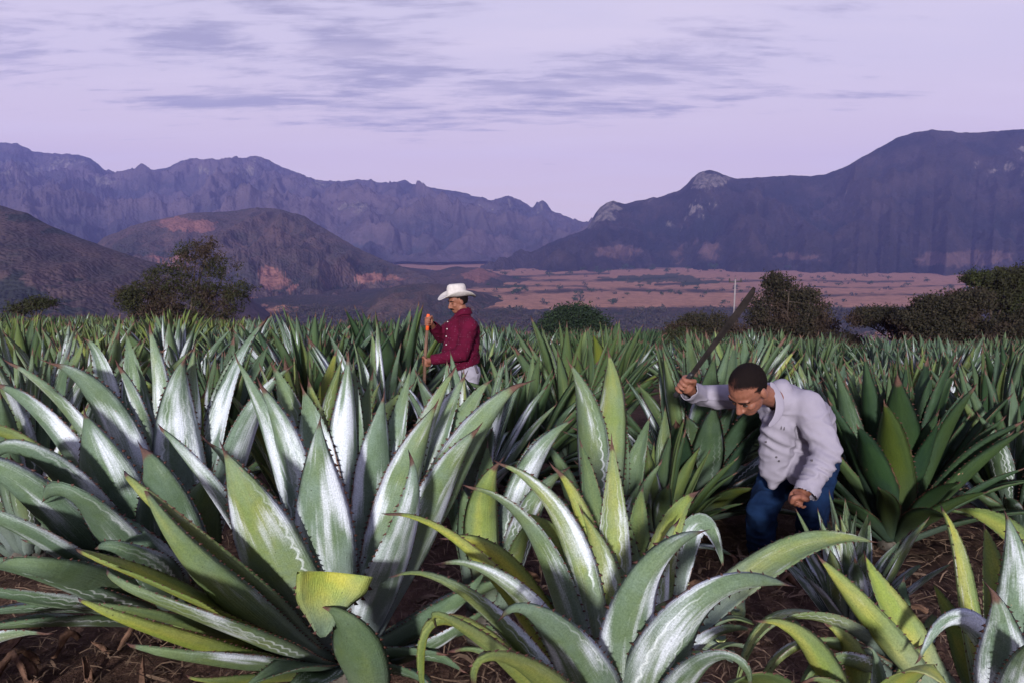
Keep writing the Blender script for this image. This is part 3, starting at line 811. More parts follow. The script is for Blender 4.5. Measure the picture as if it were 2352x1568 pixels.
# ------------------------------------------------------------------ hand-placed agaves of the foreground
def hero_agave(label, bpx, bpy_, Y, leaves, defaults=(0.25, 0.6, 0.2), seed=1, group=None):
    """leaves: dict rows (tip px, tip py, dY, width px, {options}); the centre line runs base -> control -> tip"""
    rg = np.random.default_rng(seed)
    b0 = P(bpx, bpy_, Y); b0.z = gnd(b0.x, Y) + 0.03
    root = empty('agave', b0)
    tag(root, label, 'agave', group or 'agaves of the foreground')
    heart(root, 0.11, 0.26)
    for i, row in enumerate(leaves):
        tx, ty, dY, wpx = row[:4]; o = row[4] if len(row) > 4 else {}
        tip = P(tx, ty, Y + dY)
        base = Vector(b0); base.z += 0.06
        if 'b' in o:
            base = P(o['b'][0], o['b'][1], Y + (o['b'][2] if len(o['b']) > 2 else 0.0))
        rr = Vector((tip.x - base.x, tip.y - base.y, 0)); rl = rr.length
        rd = rr / rl if rl > 0.02 else Vector((0, -1, 0))
        if 'b' not in o: base = base + rd * 0.08 + Vector((0, 0, 0.10 * max(0, 1 - rl * 1.2)))
        L = (tip - base).length
        if 'c' in o:
            ctrl = P(o['c'][0], o['c'][1], Y + (o['c'][2] if len(o['c']) > 2 else dY * 0.5))
            # control point of the quadratic so that the curve passes near the given point
            ctrl = ctrl * 2 - (base + tip) * 0.5
        else:
            bow = o.get('bow', 0.10)
            ctrl = base.lerp(tip, 0.5) + Vector((0, 0, 1)) * L * bow * (0.6 + rl) - rd * L * bow * 0.5
        pts = bez(base, ctrl, tip, 22)
        pts = pts + np.outer(np.sin(np.linspace(0, math.pi * 1.6, 22)), rg.normal(size=3) * 0.008 * L)
        T0 = Vector(pts[1] - pts[0]).normalized()
        fy = o.get('face', -1.0 if dY < 0.14 else 1.0)
        rf = (rd * 0.5 + Vector((0, fy, 0)) * 0.85).normalized()
        A = Vector((0, 0, 1)) - rf * 1.1
        n0 = A - T0 * A.dot(T0); n0.normalize()
        n0 = Quaternion(T0, R(o.get('roll', rg.normal() * 10))) @ n0
        W = wpx / FPX * (Y + dY * 0.4) * 1.15
        me = leaf_mesh(pts - np.array(b0), n0, W, cup=o.get('cup', rg.uniform(0.25, 0.5)), thick=o.get('th', 0.032), nu=8,
                       teeth=int(L * 32), twist=R(o.get('tw', rg.normal() * 14)), cut=o.get('cut'), wav=o.get('wav', 0.05), fold=o.get('fold', 0.25),
                       seed=seed * 100 + i, wprof=o.get('wp'))
        ob = link('leaf', me, parent=root)
        y_, w_, d_ = o.get('t', defaults)
        ob.color = (min(1, max(0, y_ + rg.normal() * 0.05)), min(1, max(0, w_ + rg.normal() * 0.06)), min(1, max(0, d_ + rg.normal() * 0.05)), 1)
    return root


def rosette_fill(root, proto_set, n, size, azlo, azhi, inclo, inchi, tone, rg):
    for k in range(n):
        cls = rg.choice(len(proto_set)); me = proto_set[cls]
        o = link('leaf', me, parent=root)
        o.rotation_euler = (0, 0, R(rg.uniform(azlo, azhi)))
        s = size * rg.uniform(0.85, 1.1); o.scale = (s * rg.uniform(0.9, 1.1), s, s)
        y_, w_, d_ = tone
        o.color = (np.clip(y_ + rg.normal() * 0.12, 0, 1), np.clip(w_ + rg.normal() * 0.12, 0, 1), np.clip(d_ + rg.normal() * 0.1, 0, 1), 1)


Yq = (0.9, 0.25, 0.1)      # yellow green
YG = (0.6, 0.35, 0.15)
WX = (0.1, 0.95, 0.1)      # heavily waxed
WG = (0.15, 0.75, 0.2)
GR = (0.1, 0.35, 0.35)     # plain green
GY = (0.05, 0.6, 0.35)     # grey green

hero_agave('largest grey-green agave in the centre foreground with tall white-streaked leaves', 790, 1490, 3.1, [
    (548, 832, 0.05, 118, {'c': (640, 1090), 't': WX}), (600, 890, -0.05, 125, {'c': (670, 1110), 't': (0.1, 1.0, 0.1)}),
    (625, 838, 0.30, 92, {'c': (690, 1050), 't': (0.35, 0.6, 0.1)}), (790, 825, 0.12, 88, {'t': (0.05, 1.0, 0.1), 'bow': 0.02, 'roll': 25}),
    (812, 838, 0.25, 74, {'t': (0.2, 0.8, 0.1), 'bow': 0.02}), (885, 905, -0.02, 98, {'t': (0.05, 1.0, 0.05), 'bow': 0.03}),
    (942, 838, 0.20, 78, {'t': WX, 'c': (905, 1060)}), (735, 972, -0.36, 124, {'t': (0.1, 0.95, 0.1), 'c': (738, 1180, -0.38), 'cup': 0.2}),
    (512, 1036, -0.48, 150, {'t': (0.55, 0.72, 0.1), 'c': (610, 1240, -0.45), 'cup': 0.2, 'roll': 0}), (372, 984, -0.25, 84, {'t': (0.0, 1.0, 0.1), 'c': (520, 1180, -0.25), 'cup': 0.6}),
    (298, 1090, -0.62, 112, {'t': (0.7, 0.35, 0.2), 'c': (455, 1260, -0.6), 'cup': 0.35}), (324, 1126, -0.68, 100, {'t': (0.3, 0.4, 0.3), 'c': (480, 1330, -0.66)}),
    (188, 1258, -0.78, 88, {'t': (1.0, 0.1, 0.15), 'c': (400, 1360, -0.72), 'cup': 0.3}), (264, 1310, -0.9, 98, {'t': (0.3, 0.4, 0.25), 'c': (450, 1420, -0.85)}),
    (180, 1386, -0.95, 74, {'t': (0.9, 0.1, 0.2), 'c': (400, 1460, -0.85)}), (208, 1376, -0.8, 70, {'t': (0.35, 0.2, 0.4), 'c': (400, 1430, -0.72)}),
    (938, 1058, -0.36, 122, {'t': (0.15, 0.95, 0.05), 'c': (925, 1250, -0.38), 'cup': 0.22}),
    (1036, 858, 0.05, 108, {'t': (0.3, 0.8, 0.05), 'c': (960, 1060)}), (1066, 862, 0.2, 96, {'t': (0.2, 0.9, 0.1), 'c': (985, 1060)}),
    (1208, 884, 0.0, 116, {'t': (0.25, 0.85, 0.05), 'c': (1060, 1060)}), (1130, 880, 0.25, 90, {'t': (0.25, 0.8, 0.1), 'c': (1020, 1060)}),
    (955, 960, 0.35, 80, {'t': GR}), (860, 860, 0.4, 80, {'t': GR}), (700, 870, 0.45, 90, {'t': YG}),
    (1110, 1300, -0.35, 72, {'t': (0.0, 0.55, 0.3), 'c': (1000, 1430, -0.3)}), (1130, 1395, -0.5, 66, {'t': (0.0, 0.5, 0.4), 'c': (1000, 1475, -0.4)}),
    (1000, 1610, -0.6, 80, {'t': (0.0, 0.45, 0.4), 'c': (930, 1540, -0.5)}), (560, 1580, -0.7, 76, {'t': (0.0, 0.5, 0.3), 'c': (680, 1530, -0.5)}),
    (1190, 1330, 0.1, 66, {'t': (0.3, 0.5, 0.4), 'c': (1010, 1400)}), (1060, 1540, -0.2, 74, {'t': (0.0, 0.5, 0.4), 'c': (950, 1500)}), (1170, 1440, -0.1, 70, {'t': (0.05, 0.45, 0.5), 'c': (1010, 1460)}), (930, 1180, -0.1, 90, {'t': (0.2, 0.6, 0.3)}), (480, 1480, -0.35, 90, {'t': (0.1, 0.4, 0.4), 'c': (640, 1490, -0.2)}), (560, 1200, 0.1, 100, {'t': (0.2, 0.4, 0.5)}), (650, 1180, 0.2, 100, {'t': (0.5, 0.3, 0.4)}),
    (690, 905, 0.15, 120, {'t': (0.1, 0.9, 0.15), 'c': (735, 1120)}), (1000, 930, -0.15, 115, {'t': (0.25, 0.8, 0.1), 'c': (930, 1130)}), (1100, 985, -0.2, 110, {'t': (0.3, 0.75, 0.15), 'c': (985, 1180)}), (470, 1010, -0.1, 110, {'t': (0.15, 0.8, 0.25), 'c': (600, 1190)}), (380, 1440, -0.6, 90, {'t': (0.9, 0.1, 0.2), 'c': (560, 1480, -0.5)}), (300, 1480, -0.8, 84, {'t': (0.3, 0.4, 0.4), 'c': (500, 1520, -0.7)}), (1010, 1500, -0.45, 84, {'t': (0.05, 0.5, 0.35), 'c': (920, 1500, -0.35)}), (640, 1600, -0.6, 84, {'t': (0.1, 0.5, 0.35), 'c': (720, 1560, -0.45)}),
    (438, 1552, -0.75, 46, {'t': (0.8, 0.1, 0.3), 'c': (560, 1560, -0.6)}),
    (745, 1398, -0.75, 118, {'t': (0.30, 0.25, 0.60), 'b': (850, 1640, -0.55), 'c': (815, 1485, -0.72), 'cup': 0.3}),
    (757, 1312, -0.72, 158, {'t': (1.0, 0.05, 0.05), 'b': (742, 1462, -0.76), 'cut': 0.6, 'cup': 0.25, 'th': 0.012, 'wp': np.array([0.06, 0.2, 0.35, 0.6, 0.85, 1.0, 1, 1, 1, 1, 1, 1.0]), 'roll': 180}),
], seed=2)

hero_agave('wide dark grey-green agave at the left edge with drooping lower leaves', 400, 1400, 3.55, [
    (-4, 884, -0.35, 118, {'c': (170, 1060, -0.35), 't': (0.0, 0.75, 0.3)}), (42, 836, 0.05, 100, {'c': (190, 1010), 't': (0.25, 0.75, 0.25)}),
    (122, 834, -0.1, 128, {'c': (260, 1000), 't': (0.1, 0.8, 0.3)}), (194, 950, -0.42, 165, {'c': (250, 1130, -0.45), 't': (0.0, 0.75, 0.3), 'cup': 0.15, 'roll': -10}),
    (186, 784, 0.25, 76, {'c': (270, 960), 't': WX}), (276, 838, 0.02, 96, {'c': (320, 1010), 't': (0.3, 0.95, 0.2)}), (288, 768, 0.2, 84, {'t': (0.1, 0.6, 0.3), 'c': (330, 1000)}),
    (345, 764, 0.12, 112, {'t': (0.3, 0.95, 0.1), 'c': (362, 980)}), (430, 824, -0.05, 118, {'t': (0.05, 0.95, 0.2), 'c': (400, 1020)}), (452, 792, 0.1, 66, {'t': (0.2, 0.7, 0.3), 'c': (436, 1020)}),
    (604, 738, 0.25, 74, {'t': (0.0, 0.85, 0.35), 'c': (510, 960)}), (560, 790, 0.3, 80, {'t': (0.1, 0.6, 0.4), 'c': (500, 980)}), (668, 836, 0.1, 80, {'t': (0.05, 0.9, 0.3), 'c': (560, 1010)}),
    (334, 1034, -0.55, 150, {'t': (0.0, 0.6, 0.45), 'c': (380, 1190, -0.55), 'cup': 0.15}),
    (-6, 1044, -0.65, 122, {'t': (0.0, 0.75, 0.3), 'c': (130, 1100, -0.62), 'cup': 0.3}), (104, 1150, -0.85, 118, {'t': (0.0, 0.55, 0.3), 'c': (225, 1190, -0.85), 'cup': 0.2}),
    (-80, 1080, -0.75, 130, {'t': (0.0, 0.6, 0.4), 'c': (110, 1180, -0.75)}), (-90, 1180, -0.85, 122, {'t': (0.0, 0.6, 0.35), 'c': (110, 1255, -0.85)}),
    (0, 1295, -1.0, 112, {'t': (0.1, 0.5, 0.3), 'c': (170, 1335, -0.95), 'cup': 0.2}), (232, 1254, -0.9, 100, {'t': (0.0, 0.65, 0.4), 'c': (320, 1300, -0.85)}),
    (-80, 1340, -0.9, 84, {'t': (0.0, 0.5, 0.4), 'c': (150, 1390, -0.8)}), (-60, 985, -0.2, 115, {'t': (0.75, 0.2, 0.4), 'c': (120, 1080, -0.2)}),
    (-70, 1400, -0.6, 90, {'t': (0.0, 0.5, 0.5), 'c': (180, 1400, -0.4)}), (520, 930, 0.4, 90, {'t': GR}), (240, 850, 0.45, 90, {'t': GR}),
    (480, 1080, -0.3, 120, {'t': (0.4, 0.3, 0.4), 'c': (450, 1200, -0.3)}), (60, 1240, -0.5, 100, {'t': (0, 0.5, 0.5), 'c': (230, 1310, -0.5)}),
    (-70, 1300, -0.95, 110, {'t': (0.0, 0.5, 0.4), 'c': (140, 1340, -0.9)}), (40, 1372, -0.8, 90, {'t': (0.0, 0.5, 0.4), 'c': (200, 1400, -0.7)}), (-60, 1440, -0.75, 90, {'t': (0.1, 0.4, 0.5), 'c': (160, 1430, -0.65)}), (120, 1330, -0.5, 100, {'t': (0, 0.5, 0.5), 'c': (260, 1350, -0.5)}),
    (470, 900, 0.15, 70, {'t': (1.0, 0.1, 0.2), 'c': (440, 1080)}), (250, 1180, -0.7, 130, {'t': (0.0, 0.55, 0.45), 'c': (330, 1290, -0.68)}),
], seed=3)

hero_agave('agave in front of the bending man with yellow-green leaves and white scalloped imprints', 1440, 1735, 2.35, [
    (1402, 1004, 0.15, 84, {'t': (0.75, 0.5, 0.05), 'bow': 0.0, 'cup': 0.25}), (1274, 1064, 0.12, 92, {'c': (1345, 1260), 't': (0.9, 0.45, 0.1), 'cup': 0.45}),
    (1148, 1068, 0.0, 88, {'c': (1320, 1280), 't': (0.55, 0.85, 0.05), 'cup': 0.4}), (1078, 1128, -0.12, 94, {'c': (1270, 1310), 't': (0.3, 0.75, 0.15), 'cup': 0.3}),
    (898, 1186, -0.25, 66, {'wp': W_LONG, 'c': (1150, 1340, -0.2), 't': (0.95, 0.15, 0.15)}), (1020, 1236, 0.05, 76, {'c': (1205, 1350), 't': (0.95, 0.1, 0.1)}),
    (906, 1328, -0.5, 66, {'wp': W_LONG, 'c': (1150, 1430, -0.42), 't': (0.5, 0.5, 0.25)}), (1018, 1288, -0.35, 82, {'c': (1210, 1400, -0.3), 't': (0.3, 0.85, 0.2)}),
    (1168, 1425, -0.62, 112, {'c': (1300, 1480, -0.55), 't': (0.15, 0.8, 0.25), 'cup': 0.15}),
    (1602, 1222, -0.35, 134, {'wp': W_LONG, 'c': (1462, 1400, -0.4), 't': (0.1, 0.85, 0.2), 'cup': 0.22, 'roll': 10}), (1802, 1350, -0.42, 134, {'wp': W_LONG, 'c': (1555, 1440, -0.45), 't': (0.1, 0.85, 0.2), 'cup': 0.22}),
    (1606, 1128, 0.30, 82, {'c': (1512, 1300), 't': (0.85, 0.3, 0.1)}), (1660, 1300, 0.22, 58, {'b': (1535, 1480, 0.15), 'c': (1590, 1212, 0.2), 't': (0.1, 0.9, 0.05)}),
    (2012, 1246, 0.15, 84, {'wp': W_LONG, 'b': (1560, 1490, 0.05), 'c': (1775, 1284, 0.1), 't': (0.55, 0.5, 0.1), 'cup': 0.35, 'roll': -20}), (1560, 1200, 0.12, 100, {'c': (1520, 1350), 't': (0.4, 0.75, 0.1)}),
    (1640, 1420, 0.1, 62, {'c': (1545, 1450), 't': (0.15, 0.6, 0.3)}), (1010, 1432, -0.72, 70, {'c': (1120, 1490, -0.65), 't': (0.7, 0.25, 0.25)}),
    (968, 1600, -0.55, 62, {'c': (1075, 1440, -0.5), 't': (0.9, 0.1, 0.2)}), (1330, 1010, 0.35, 70, {'t': GR, 'c': (1370, 1250)}),
    (1210, 1180, 0.2, 88, {'t': (0.8, 0.2, 0.2), 'c': (1320, 1330)}), (1480, 1120, 0.35, 76, {'t': (0.5, 0.4, 0.2), 'c': (1460, 1300)}),
    (1100, 1590, -0.9, 80, {'t': (0.6, 0.2, 0.3), 'c': (1210, 1540, -0.8)}), (1720, 1560, -0.6, 80, {'t': (0.1, 0.7, 0.3), 'c': (1620, 1530, -0.55)}),
    (1050, 1500, -0.5, 84, {'t': (0.5, 0.4, 0.3), 'c': (1220, 1560, -0.4)}), (1440, 1160, 0.2, 84, {'t': (0.5, 0.5, 0.2), 'c': (1440, 1380)}), (1340, 1180, 0.0, 96, {'t': (0.6, 0.5, 0.1), 'c': (1390, 1390)}), (1720, 1440, 0.0, 80, {'t': (0.2, 0.6, 0.3), 'c': (1590, 1500)}), (1680, 1620, -0.4, 90, {'t': (0.2, 0.6, 0.3), 'c': (1580, 1600, -0.35)}),
    (1250, 1400, 0.1, 80, {'t': (0.4, 0.3, 0.5), 'c': (1330, 1500)}), (1160, 1330, 0.25, 70, {'t': (0.2, 0.5, 0.5), 'c': (1290, 1450)}), (1640, 1500, -0.1, 80, {'t': (0.1, 0.4, 0.5), 'c': (1550, 1560)}), (1330, 1480, -0.3, 90, {'t': (0.2, 0.5, 0.4), 'c': (1390, 1570, -0.3)}),
    (1540, 1380, -0.05, 90, {'t': (0.7, 0.3, 0.2), 'c': (1490, 1500)}),
], seed=4)

hero_agave('yellow-green agave low in the right foreground with arching leaves', 2030, 1715, 2.3, [
    (1884, 1284, 0.1, 82, {'b': (2170, 1610, 0.0), 'c': (1995, 1420), 't': Yq, 'cup': 0.35}), (1992, 1282, 0.2, 84, {'b': (2190, 1600, 0.05), 'c': (2065, 1430), 't': (1.0, 0.15, 0.1), 'cup': 0.3}),
    (1744, 1428, -0.25, 76, {'c': (1880, 1520, -0.2), 't': (0.85, 0.2, 0.3), 'cup': 0.7}), (1690, 1580, -0.15, 58, {'b': (2030, 1480, 0.1), 'c': (1815, 1408, -0.05), 't': (0.7, 0.45, 0.25)}),
    (1735, 1600, -0.1, 56, {'b': (2040, 1530, 0.1), 'c': (1860, 1472, 0.0), 't': (0.8, 0.3, 0.2)}), (1830, 1600, -0.2, 60, {'b': (2050, 1560, 0.1), 'c': (1930, 1510, -0.1), 't': (0.6, 0.4, 0.3)}),
    (2200, 1620, -0.45, 116, {'b': (1985, 1680, -0.2), 'c': (2100, 1530, -0.4), 't': (0.9, 0.15, 0.1), 'cup': -0.2}), (1640, 1620, -0.5, 96, {'b': (1850, 1660, -0.3), 'c': (1735, 1552, -0.45), 't': (0.45, 0.05, 0.7), 'cup': -0.1}),
    (1900, 1430, 0.0, 78, {'t': (0.8, 0.2, 0.2), 'c': (1960, 1530)}), (2120, 1480, 0.05, 78, {'t': (0.7, 0.3, 0.2), 'c': (2090, 1570)}), (1850, 1560, -0.3, 84, {'t': (0.6, 0.3, 0.3), 'c': (1930, 1600, -0.25)}),
    (1988, 1488, -0.3, 44, {'c': (2020, 1560, -0.28), 't': (0.2, 0.8, 0.3)}), (2080, 1330, 0.35, 70, {'t': GR}), (1800, 1400, 0.3, 60, {'t': (0.2, 0.5, 0.4)}),
    (2150, 1400, 0.3, 60, {'t': (0.4, 0.4, 0.4)}),
], seed=5)

hero_agave('white-waxed agave cut off by the bottom right corner', 2335, 1760, 2.3, [
    (2166, 1178, 0.22, 78, {'c': (2215, 1360), 't': (0.9, 0.25, 0.1), 'cup': 0.3}), (2262, 1214, 0.3, 74, {'c': (2290, 1400), 't': (0.9, 0.2, 0.1)}),
    (2306, 1182, 0.1, 88, {'c': (2335, 1400), 't': (0.1, 1.0, 0.05), 'cup': 0.25}), (2264, 1344, -0.22, 112, {'c': (2310, 1500, -0.22), 't': (0.05, 1.0, 0.1), 'cup': 0.2}),
    (2108, 1512, -0.12, 60, {'b': (2330, 1640, 0.0), 'c': (2225, 1432, -0.05), 't': (0.05, 1.0, 0.05), 'cup': 0.5}),
    (2440, 1250, 0.0, 100, {'t': WG}), (2420, 1150, 0.3, 100, {'t': GR}), (2205, 1168, 0.9, 70, {'b': (2420, 1330, 0.8), 'c': (2300, 1215, 0.85), 't': (0.8, 0.05, 0.5)}),
    (2360, 1480, -0.4, 110, {'t': WG}), (2140, 1340, 0.35, 60, {'t': (0.8, 0.1, 0.3)}),
], seed=6)

hero_agave('agave with two tall broad upright leaves between the centre plant and bending man', 1400, 1215, 3.95, [
    (1308, 834, -0.05, 92, {'c': (1352, 1010), 't': (0.3, 0.62, 0.25), 'cup': 0.3}), (1395, 808, 0.0, 86, {'c': (1398, 1000), 't': (0.5, 0.5, 0.2), 'cup': 0.3}),
    (1345, 930, 0.2, 60, {'t': GR}), (1490, 960, 0.2, 56, {'t': GR}), (1250, 1010, 0.1, 60, {'t': GR}), (1520, 1060, 0.0, 56, {'t': GR}), (1240, 1120, -0.1, 60, {'t': (0.4, 0.3, 0.4)}),
    (1470, 1110, -0.2, 44, {'t': (0.1, 0.5, 0.4)}), (1300, 1150, -0.3, 50, {'t': GR}), (1430, 900, 0.3, 60, {'t': GR}),
], seed=7)

hero_agave('pale waxy agave with few leaves right behind the centre plant', 1120, 1285, 3.45, [
    (1304, 972, 0.0, 74, {'c': (1200, 1130), 't': (0.25, 0.9, 0.15)}), (1272, 985, 0.1, 60, {'c': (1195, 1120), 't': (0.05, 0.9, 0.3)}),
    (1146, 1058, -0.25, 78, {'c': (1110, 1180, -0.2), 't': (0.8, 0.3, 0.15)}), (1300, 1075, -0.1, 70, {'c': (1215, 1190), 't': (0.3, 0.7, 0.2)}),
    (1000, 1080, 0.1, 70, {'t': GR}), (1120, 1020, 0.3, 70, {'t': GR}), (1240, 1180, -0.3, 56, {'t': (0.5, 0.3, 0.3)}), (1060, 1120, -0.1, 70, {'t': GR}),
    (1215, 1020, 0.3, 60, {'t': GR}),
], seed=8)

hero_agave('agave mostly outside the lower left corner with one pale pointed leaf', -420, 1640, 2.5, [
    (104, 1460, -0.2, 96, {'c': (-120, 1520, -0.12), 't': (0.3, 0.9, 0.05), 'cup': 0.2, 'bow': 0.0}), (-330, 1000, 0.0, 110, {'t': GR}), (-600, 1100, 0.1, 110, {'t': GR}), (-180, 1180, 0.2, 100, {'t': GR}),
    (-480, 900, 0.2, 100, {'t': WG}), (-650, 1350, -0.1, 100, {'t': GR}),
], seed=9)

# ------------------------------------------------------------------ shared leaf shapes for the rest of the field
def canon_leaf(a0, a1, W, seed, n=13, nu=6, teeth=0, L=1.0, th=0.03, side=0.0):
    """leaf of length L that leaves the heart at a0 degrees from the vertical and ends at a1, growing towards +Y"""
    rg = np.random.default_rng(seed)
    t = np.linspace(0, 1, n); a = np.radians(a0 + (a1 - a0) * t ** 1.4)
    ds = L / (n - 1)
    y = np.concatenate([[0], np.cumsum(np.sin(a[:-1]) * ds)]); z = np.concatenate([[0], np.cumsum(np.cos(a[:-1]) * ds)])
    x = side * t ** 2 * L + np.sin(t * 5 + seed) * 0.012 * L
    pts = np.stack([x, y + 0.06, z + 0.02], 1)
    n0 = (0, -math.cos(a[0]), math.sin(a[0]))
    return leaf_geo(pts, n0, W, cup=rg.uniform(0.25, 0.5), thick=th, nu=nu, teeth=teeth, twist=R(rg.normal() * 22), wav=0.05, fold=0.3, seed=seed)


CLASSES = [(2, 8, 0.10), (10, 16, 0.13), (18, 22, 0.15), (26, 34, 0.155), (34, 48, 0.16), (44, 62, 0.155), (54, 78, 0.145), (62, 98, 0.135)]
PROTO = []; LOWP = []
for ci, (a0, a1, W) in enumerate(CLASSES):
    PROTO.append([]); LOWP.append([])
    for k in range(3):
        V, F, UV, MI = canon_leaf(a0, a1 + (k - 1) * 7, W * (0.9 + 0.1 * k), ci * 10 + k, teeth=22, side=(k - 1) * 0.07)
        me = new_mesh('leaf', V, F, UV, MI)
        for m in LEAFM: me.materials.append(m)
        PROTO[-1].append(me)
        LOWP[-1].append(canon_leaf(a0, a1 + (k - 1) * 7, W * 0.95, ci * 10 + k, n=8, nu=2, side=(k - 1) * 0.07))


def rosette_plan(n, rg, spread=1.0, upto=7.6):
    """(class, variant, azimuth, size) of every leaf, inner ones upright, outer ones low"""
    out = []
    for i in range(n):
        f = i / (n - 1)
        ci = min(len(CLASSES) - 1, max(0, int(f ** (0.8 / spread) * upto + rg.uniform(-0.5, 0.5))))
        az = i * 137.5 + rg.uniform(-14, 14)
        s = (0.80 + 0.28 * math.sin(math.pi * min(1, 0.25 + 0.72 * f))) * rg.uniform(0.86, 1.12)
        out.append((ci, int(rg.integers(3)), az, s))
    return out


def make_agave(x, y, size, n, tone, label, group, seed, widen=1.0, upto=7.6, jit=0.13, z=None):
    rg = np.random.default_rng(seed)
    root = empty('agave', (x, y, (gnd(x, y) if z is None else z) + 0.02)); tag(root, label, 'agave', group)
    root.rotation_euler = (rg.normal() * 0.05, rg.normal() * 0.05, rg.uniform(0, 6.28))
    h = heart(root, 0.10 * size, 0.28 * size)
    for (ci, k, az, s) in rosette_plan(n, rg, upto=upto):
        o = bpy.data.objects.new('leaf', PROTO[ci][k]); col.objects.link(o); o.parent = root
        o.rotation_euler = (R(rg.normal() * 4), R(rg.normal() * 5), R(az)); ss = s * size
        o.scale = (ss * widen * rg.uniform(0.88, 1.12), ss, ss)
        o.location = (0, 0, 0.10 * size * (1 - ci / 7))
        y_, w_, d_ = tone
        if rg.random() < 0.10: y_ = min(1, y_ + 0.6)
        o.color = tuple(np.clip([y_ + rg.normal() * jit, w_ + rg.normal() * jit * 1.5, d_ + rg.normal() * jit], 0, 1)) + (1,)
    return root


taken = []       # (x, y, radius) of spots already used
for o in list(col.objects):
    if o.get('category') == 'agave': taken.append((o.location.x, o.location.y, 0.95))
spec = [  # px, Y, size, leaves, tone (rear plants darkened for light falloff), label, widen, upto
    (1622, 5.4, 1.22, 60, (0.12, 0.38, 0.75), 'broad dark agave with wide leaves behind the raised arm', 1.35, 7.6),
    (2085, 4.9, 1.16, 74, (0.12, 0.03, 1.0), 'very dark green agave right beside the bending man', 1.12, 6.6),
    (2105, 7.6, 1.12, 48, (0.45, 0.05, 0.7), 'bright green agave with upright leaves behind the dark one at right', 1.1, 5.8),
    (2315, 6.6, 1.10, 52, (0.0, 0.25, 0.85), 'blue-green spiky agave at the right edge of the picture', 0.8, 5.5),
    (1320, 7.2, 1.38, 50, (0.25, 0.2, 0.7), 'tall green agave just right of the man in the red shirt', 0.95, 6.2),
    (690, 4.9, 1.10, 36, (0.7, 0.25, 0.45), 'yellow-green agave directly behind the centre plant', 1.15, 4.8),
    (705, 9.0, 1.45, 46, (0.0, 0.45, 0.75), 'grey-blue agave with spread leaves left of the red-shirted man', 0.9, 6.0),
    (900, 9.6, 1.55, 50, (0.1, 0.15, 0.85), 'dense dark green agave behind the wooden tool handle', 1.0, 6.4),
    (868, 6.4, 1.22, 26, (0.1, 0.55, 0.4), 'slender blue-green agave left of the red-shirted man', 0.85, 5.0),
    (1065, 5.2, 1.05, 34, (0.1, 0.85, 0.3), 'white-streaked agave in front of the pale trousers', 1.05, 6.5),
    (60, 5.6, 1.30, 40, (0.2, 0.75, 0.35), 'white-edged agave in the second row at the left edge', 1.1, 6.0),
    (215, 6.6, 1.30, 40, (0.45, 0.45, 0.35), 'green agave behind the wide left-hand plant', 1.0, 5.5),
    (480, 6.0, 1.15, 44, (0.15, 0.3, 0.7), 'dark agave with a yellow cut leaf behind the left plants', 1.0, 6.5),
    (1690, 7.4, 1.22, 50, (0.25, 0.5, 0.5), 'pale streaked agave under the raised blade', 1.1, 6.2),
    (1900, 6.9, 0.95, 44, (0.1, 0.55, 0.6), 'grey-green agave behind the back of the bending man', 0.9, 6.4),
    (2380, 5.0, 1.0, 44, (0.15, 0.3, 0.8), 'dim agave half outside the right edge', 1.0, 6.5),
    (1190, 6.3, 1.05, 46, (0.15, 0.25, 0.75), 'shaggy dark agave with hanging leaves right of the red shirt', 0.8, 7.6),
    (20, 4.4, 1.2, 36, (0.3, 0.6, 0.4), 'tall agave behind the wide left-hand plant at the picture edge', 1.0, 5.0),
    (1520, 4.55, 0.80, 34, (0.3, 0.25, 0.8), 'low agave with dry patches left of the bending man', 1.0, 7.6),
    (1960, 5.9, 0.95, 42, (0.08, 0.5, 0.65), 'bluish agave close behind the shoulder of the bending man', 1.0, 6.0),
]
for i, (px, Y, s, n, tone, lab, wd, up) in enumerate(spec):
    x = (px - 1176) / FPX * Y * 1.0
    make_agave(x, Y, s * 0.86, n, tone, lab, 'agaves of the near rows', 200 + i, wd, up)
    taken.append((x, Y, 1.0))
# small trimmed plant in front of the man
make_agave((1985 - 1176) / FPX * 3.35, 3.35, 0.52, 34, (0.25, 0.75, 0.3), 'small trimmed agave with short waxy leaves at the feet of the bending man', 'agaves of the near rows', 300, 1.25, 5.0)
taken.append(((1985 - 1176) / FPX * 3.35, 3.35, 0.6))
MEN = [(P(1830, 1100, 4.4).x, 4.4, 0.85), (P(1060, 800, 8.0).x, 8.0, 0.75)]
taken += MEN

# rows of the field
rg = np.random.default_rng(12)
near, far = [], []
row = 0
y = 5.0
while y < 45.5:
    half = 0.72 * y + 1.5
    x = -half + rg.uniform(0, 1.0)
    while x < half:
        xx = x + rg.normal() * 0.22; yy = y + rg.normal() * 0.22
        x += 2.05
        lim = 45 - 0.35 * max(0, xx) if xx > 0 else 45
        if yy > lim: continue
        if any((xx - a) ** 2 + (yy - b_) ** 2 < (0.62 + c_ * 0.42) ** 2 for a, b_, c_ in taken): continue
        near.append((xx, yy))
    y += 2.2
near.sort(key=lambda q: q[1])


def dimmed_tone_at(x, y, r):  # dark, low-wax tones paint the light fading with distance
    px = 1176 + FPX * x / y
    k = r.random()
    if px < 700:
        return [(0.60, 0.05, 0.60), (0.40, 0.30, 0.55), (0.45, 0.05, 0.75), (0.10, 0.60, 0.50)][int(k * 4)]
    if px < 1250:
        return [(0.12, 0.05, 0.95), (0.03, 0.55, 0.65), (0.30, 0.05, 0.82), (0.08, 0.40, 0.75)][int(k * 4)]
    return [(0.25, 0.05, 0.88), (0.03, 0.55, 0.68), (0.10, 0.08, 0.95), (0.25, 0.35, 0.75)][int(k * 4)]


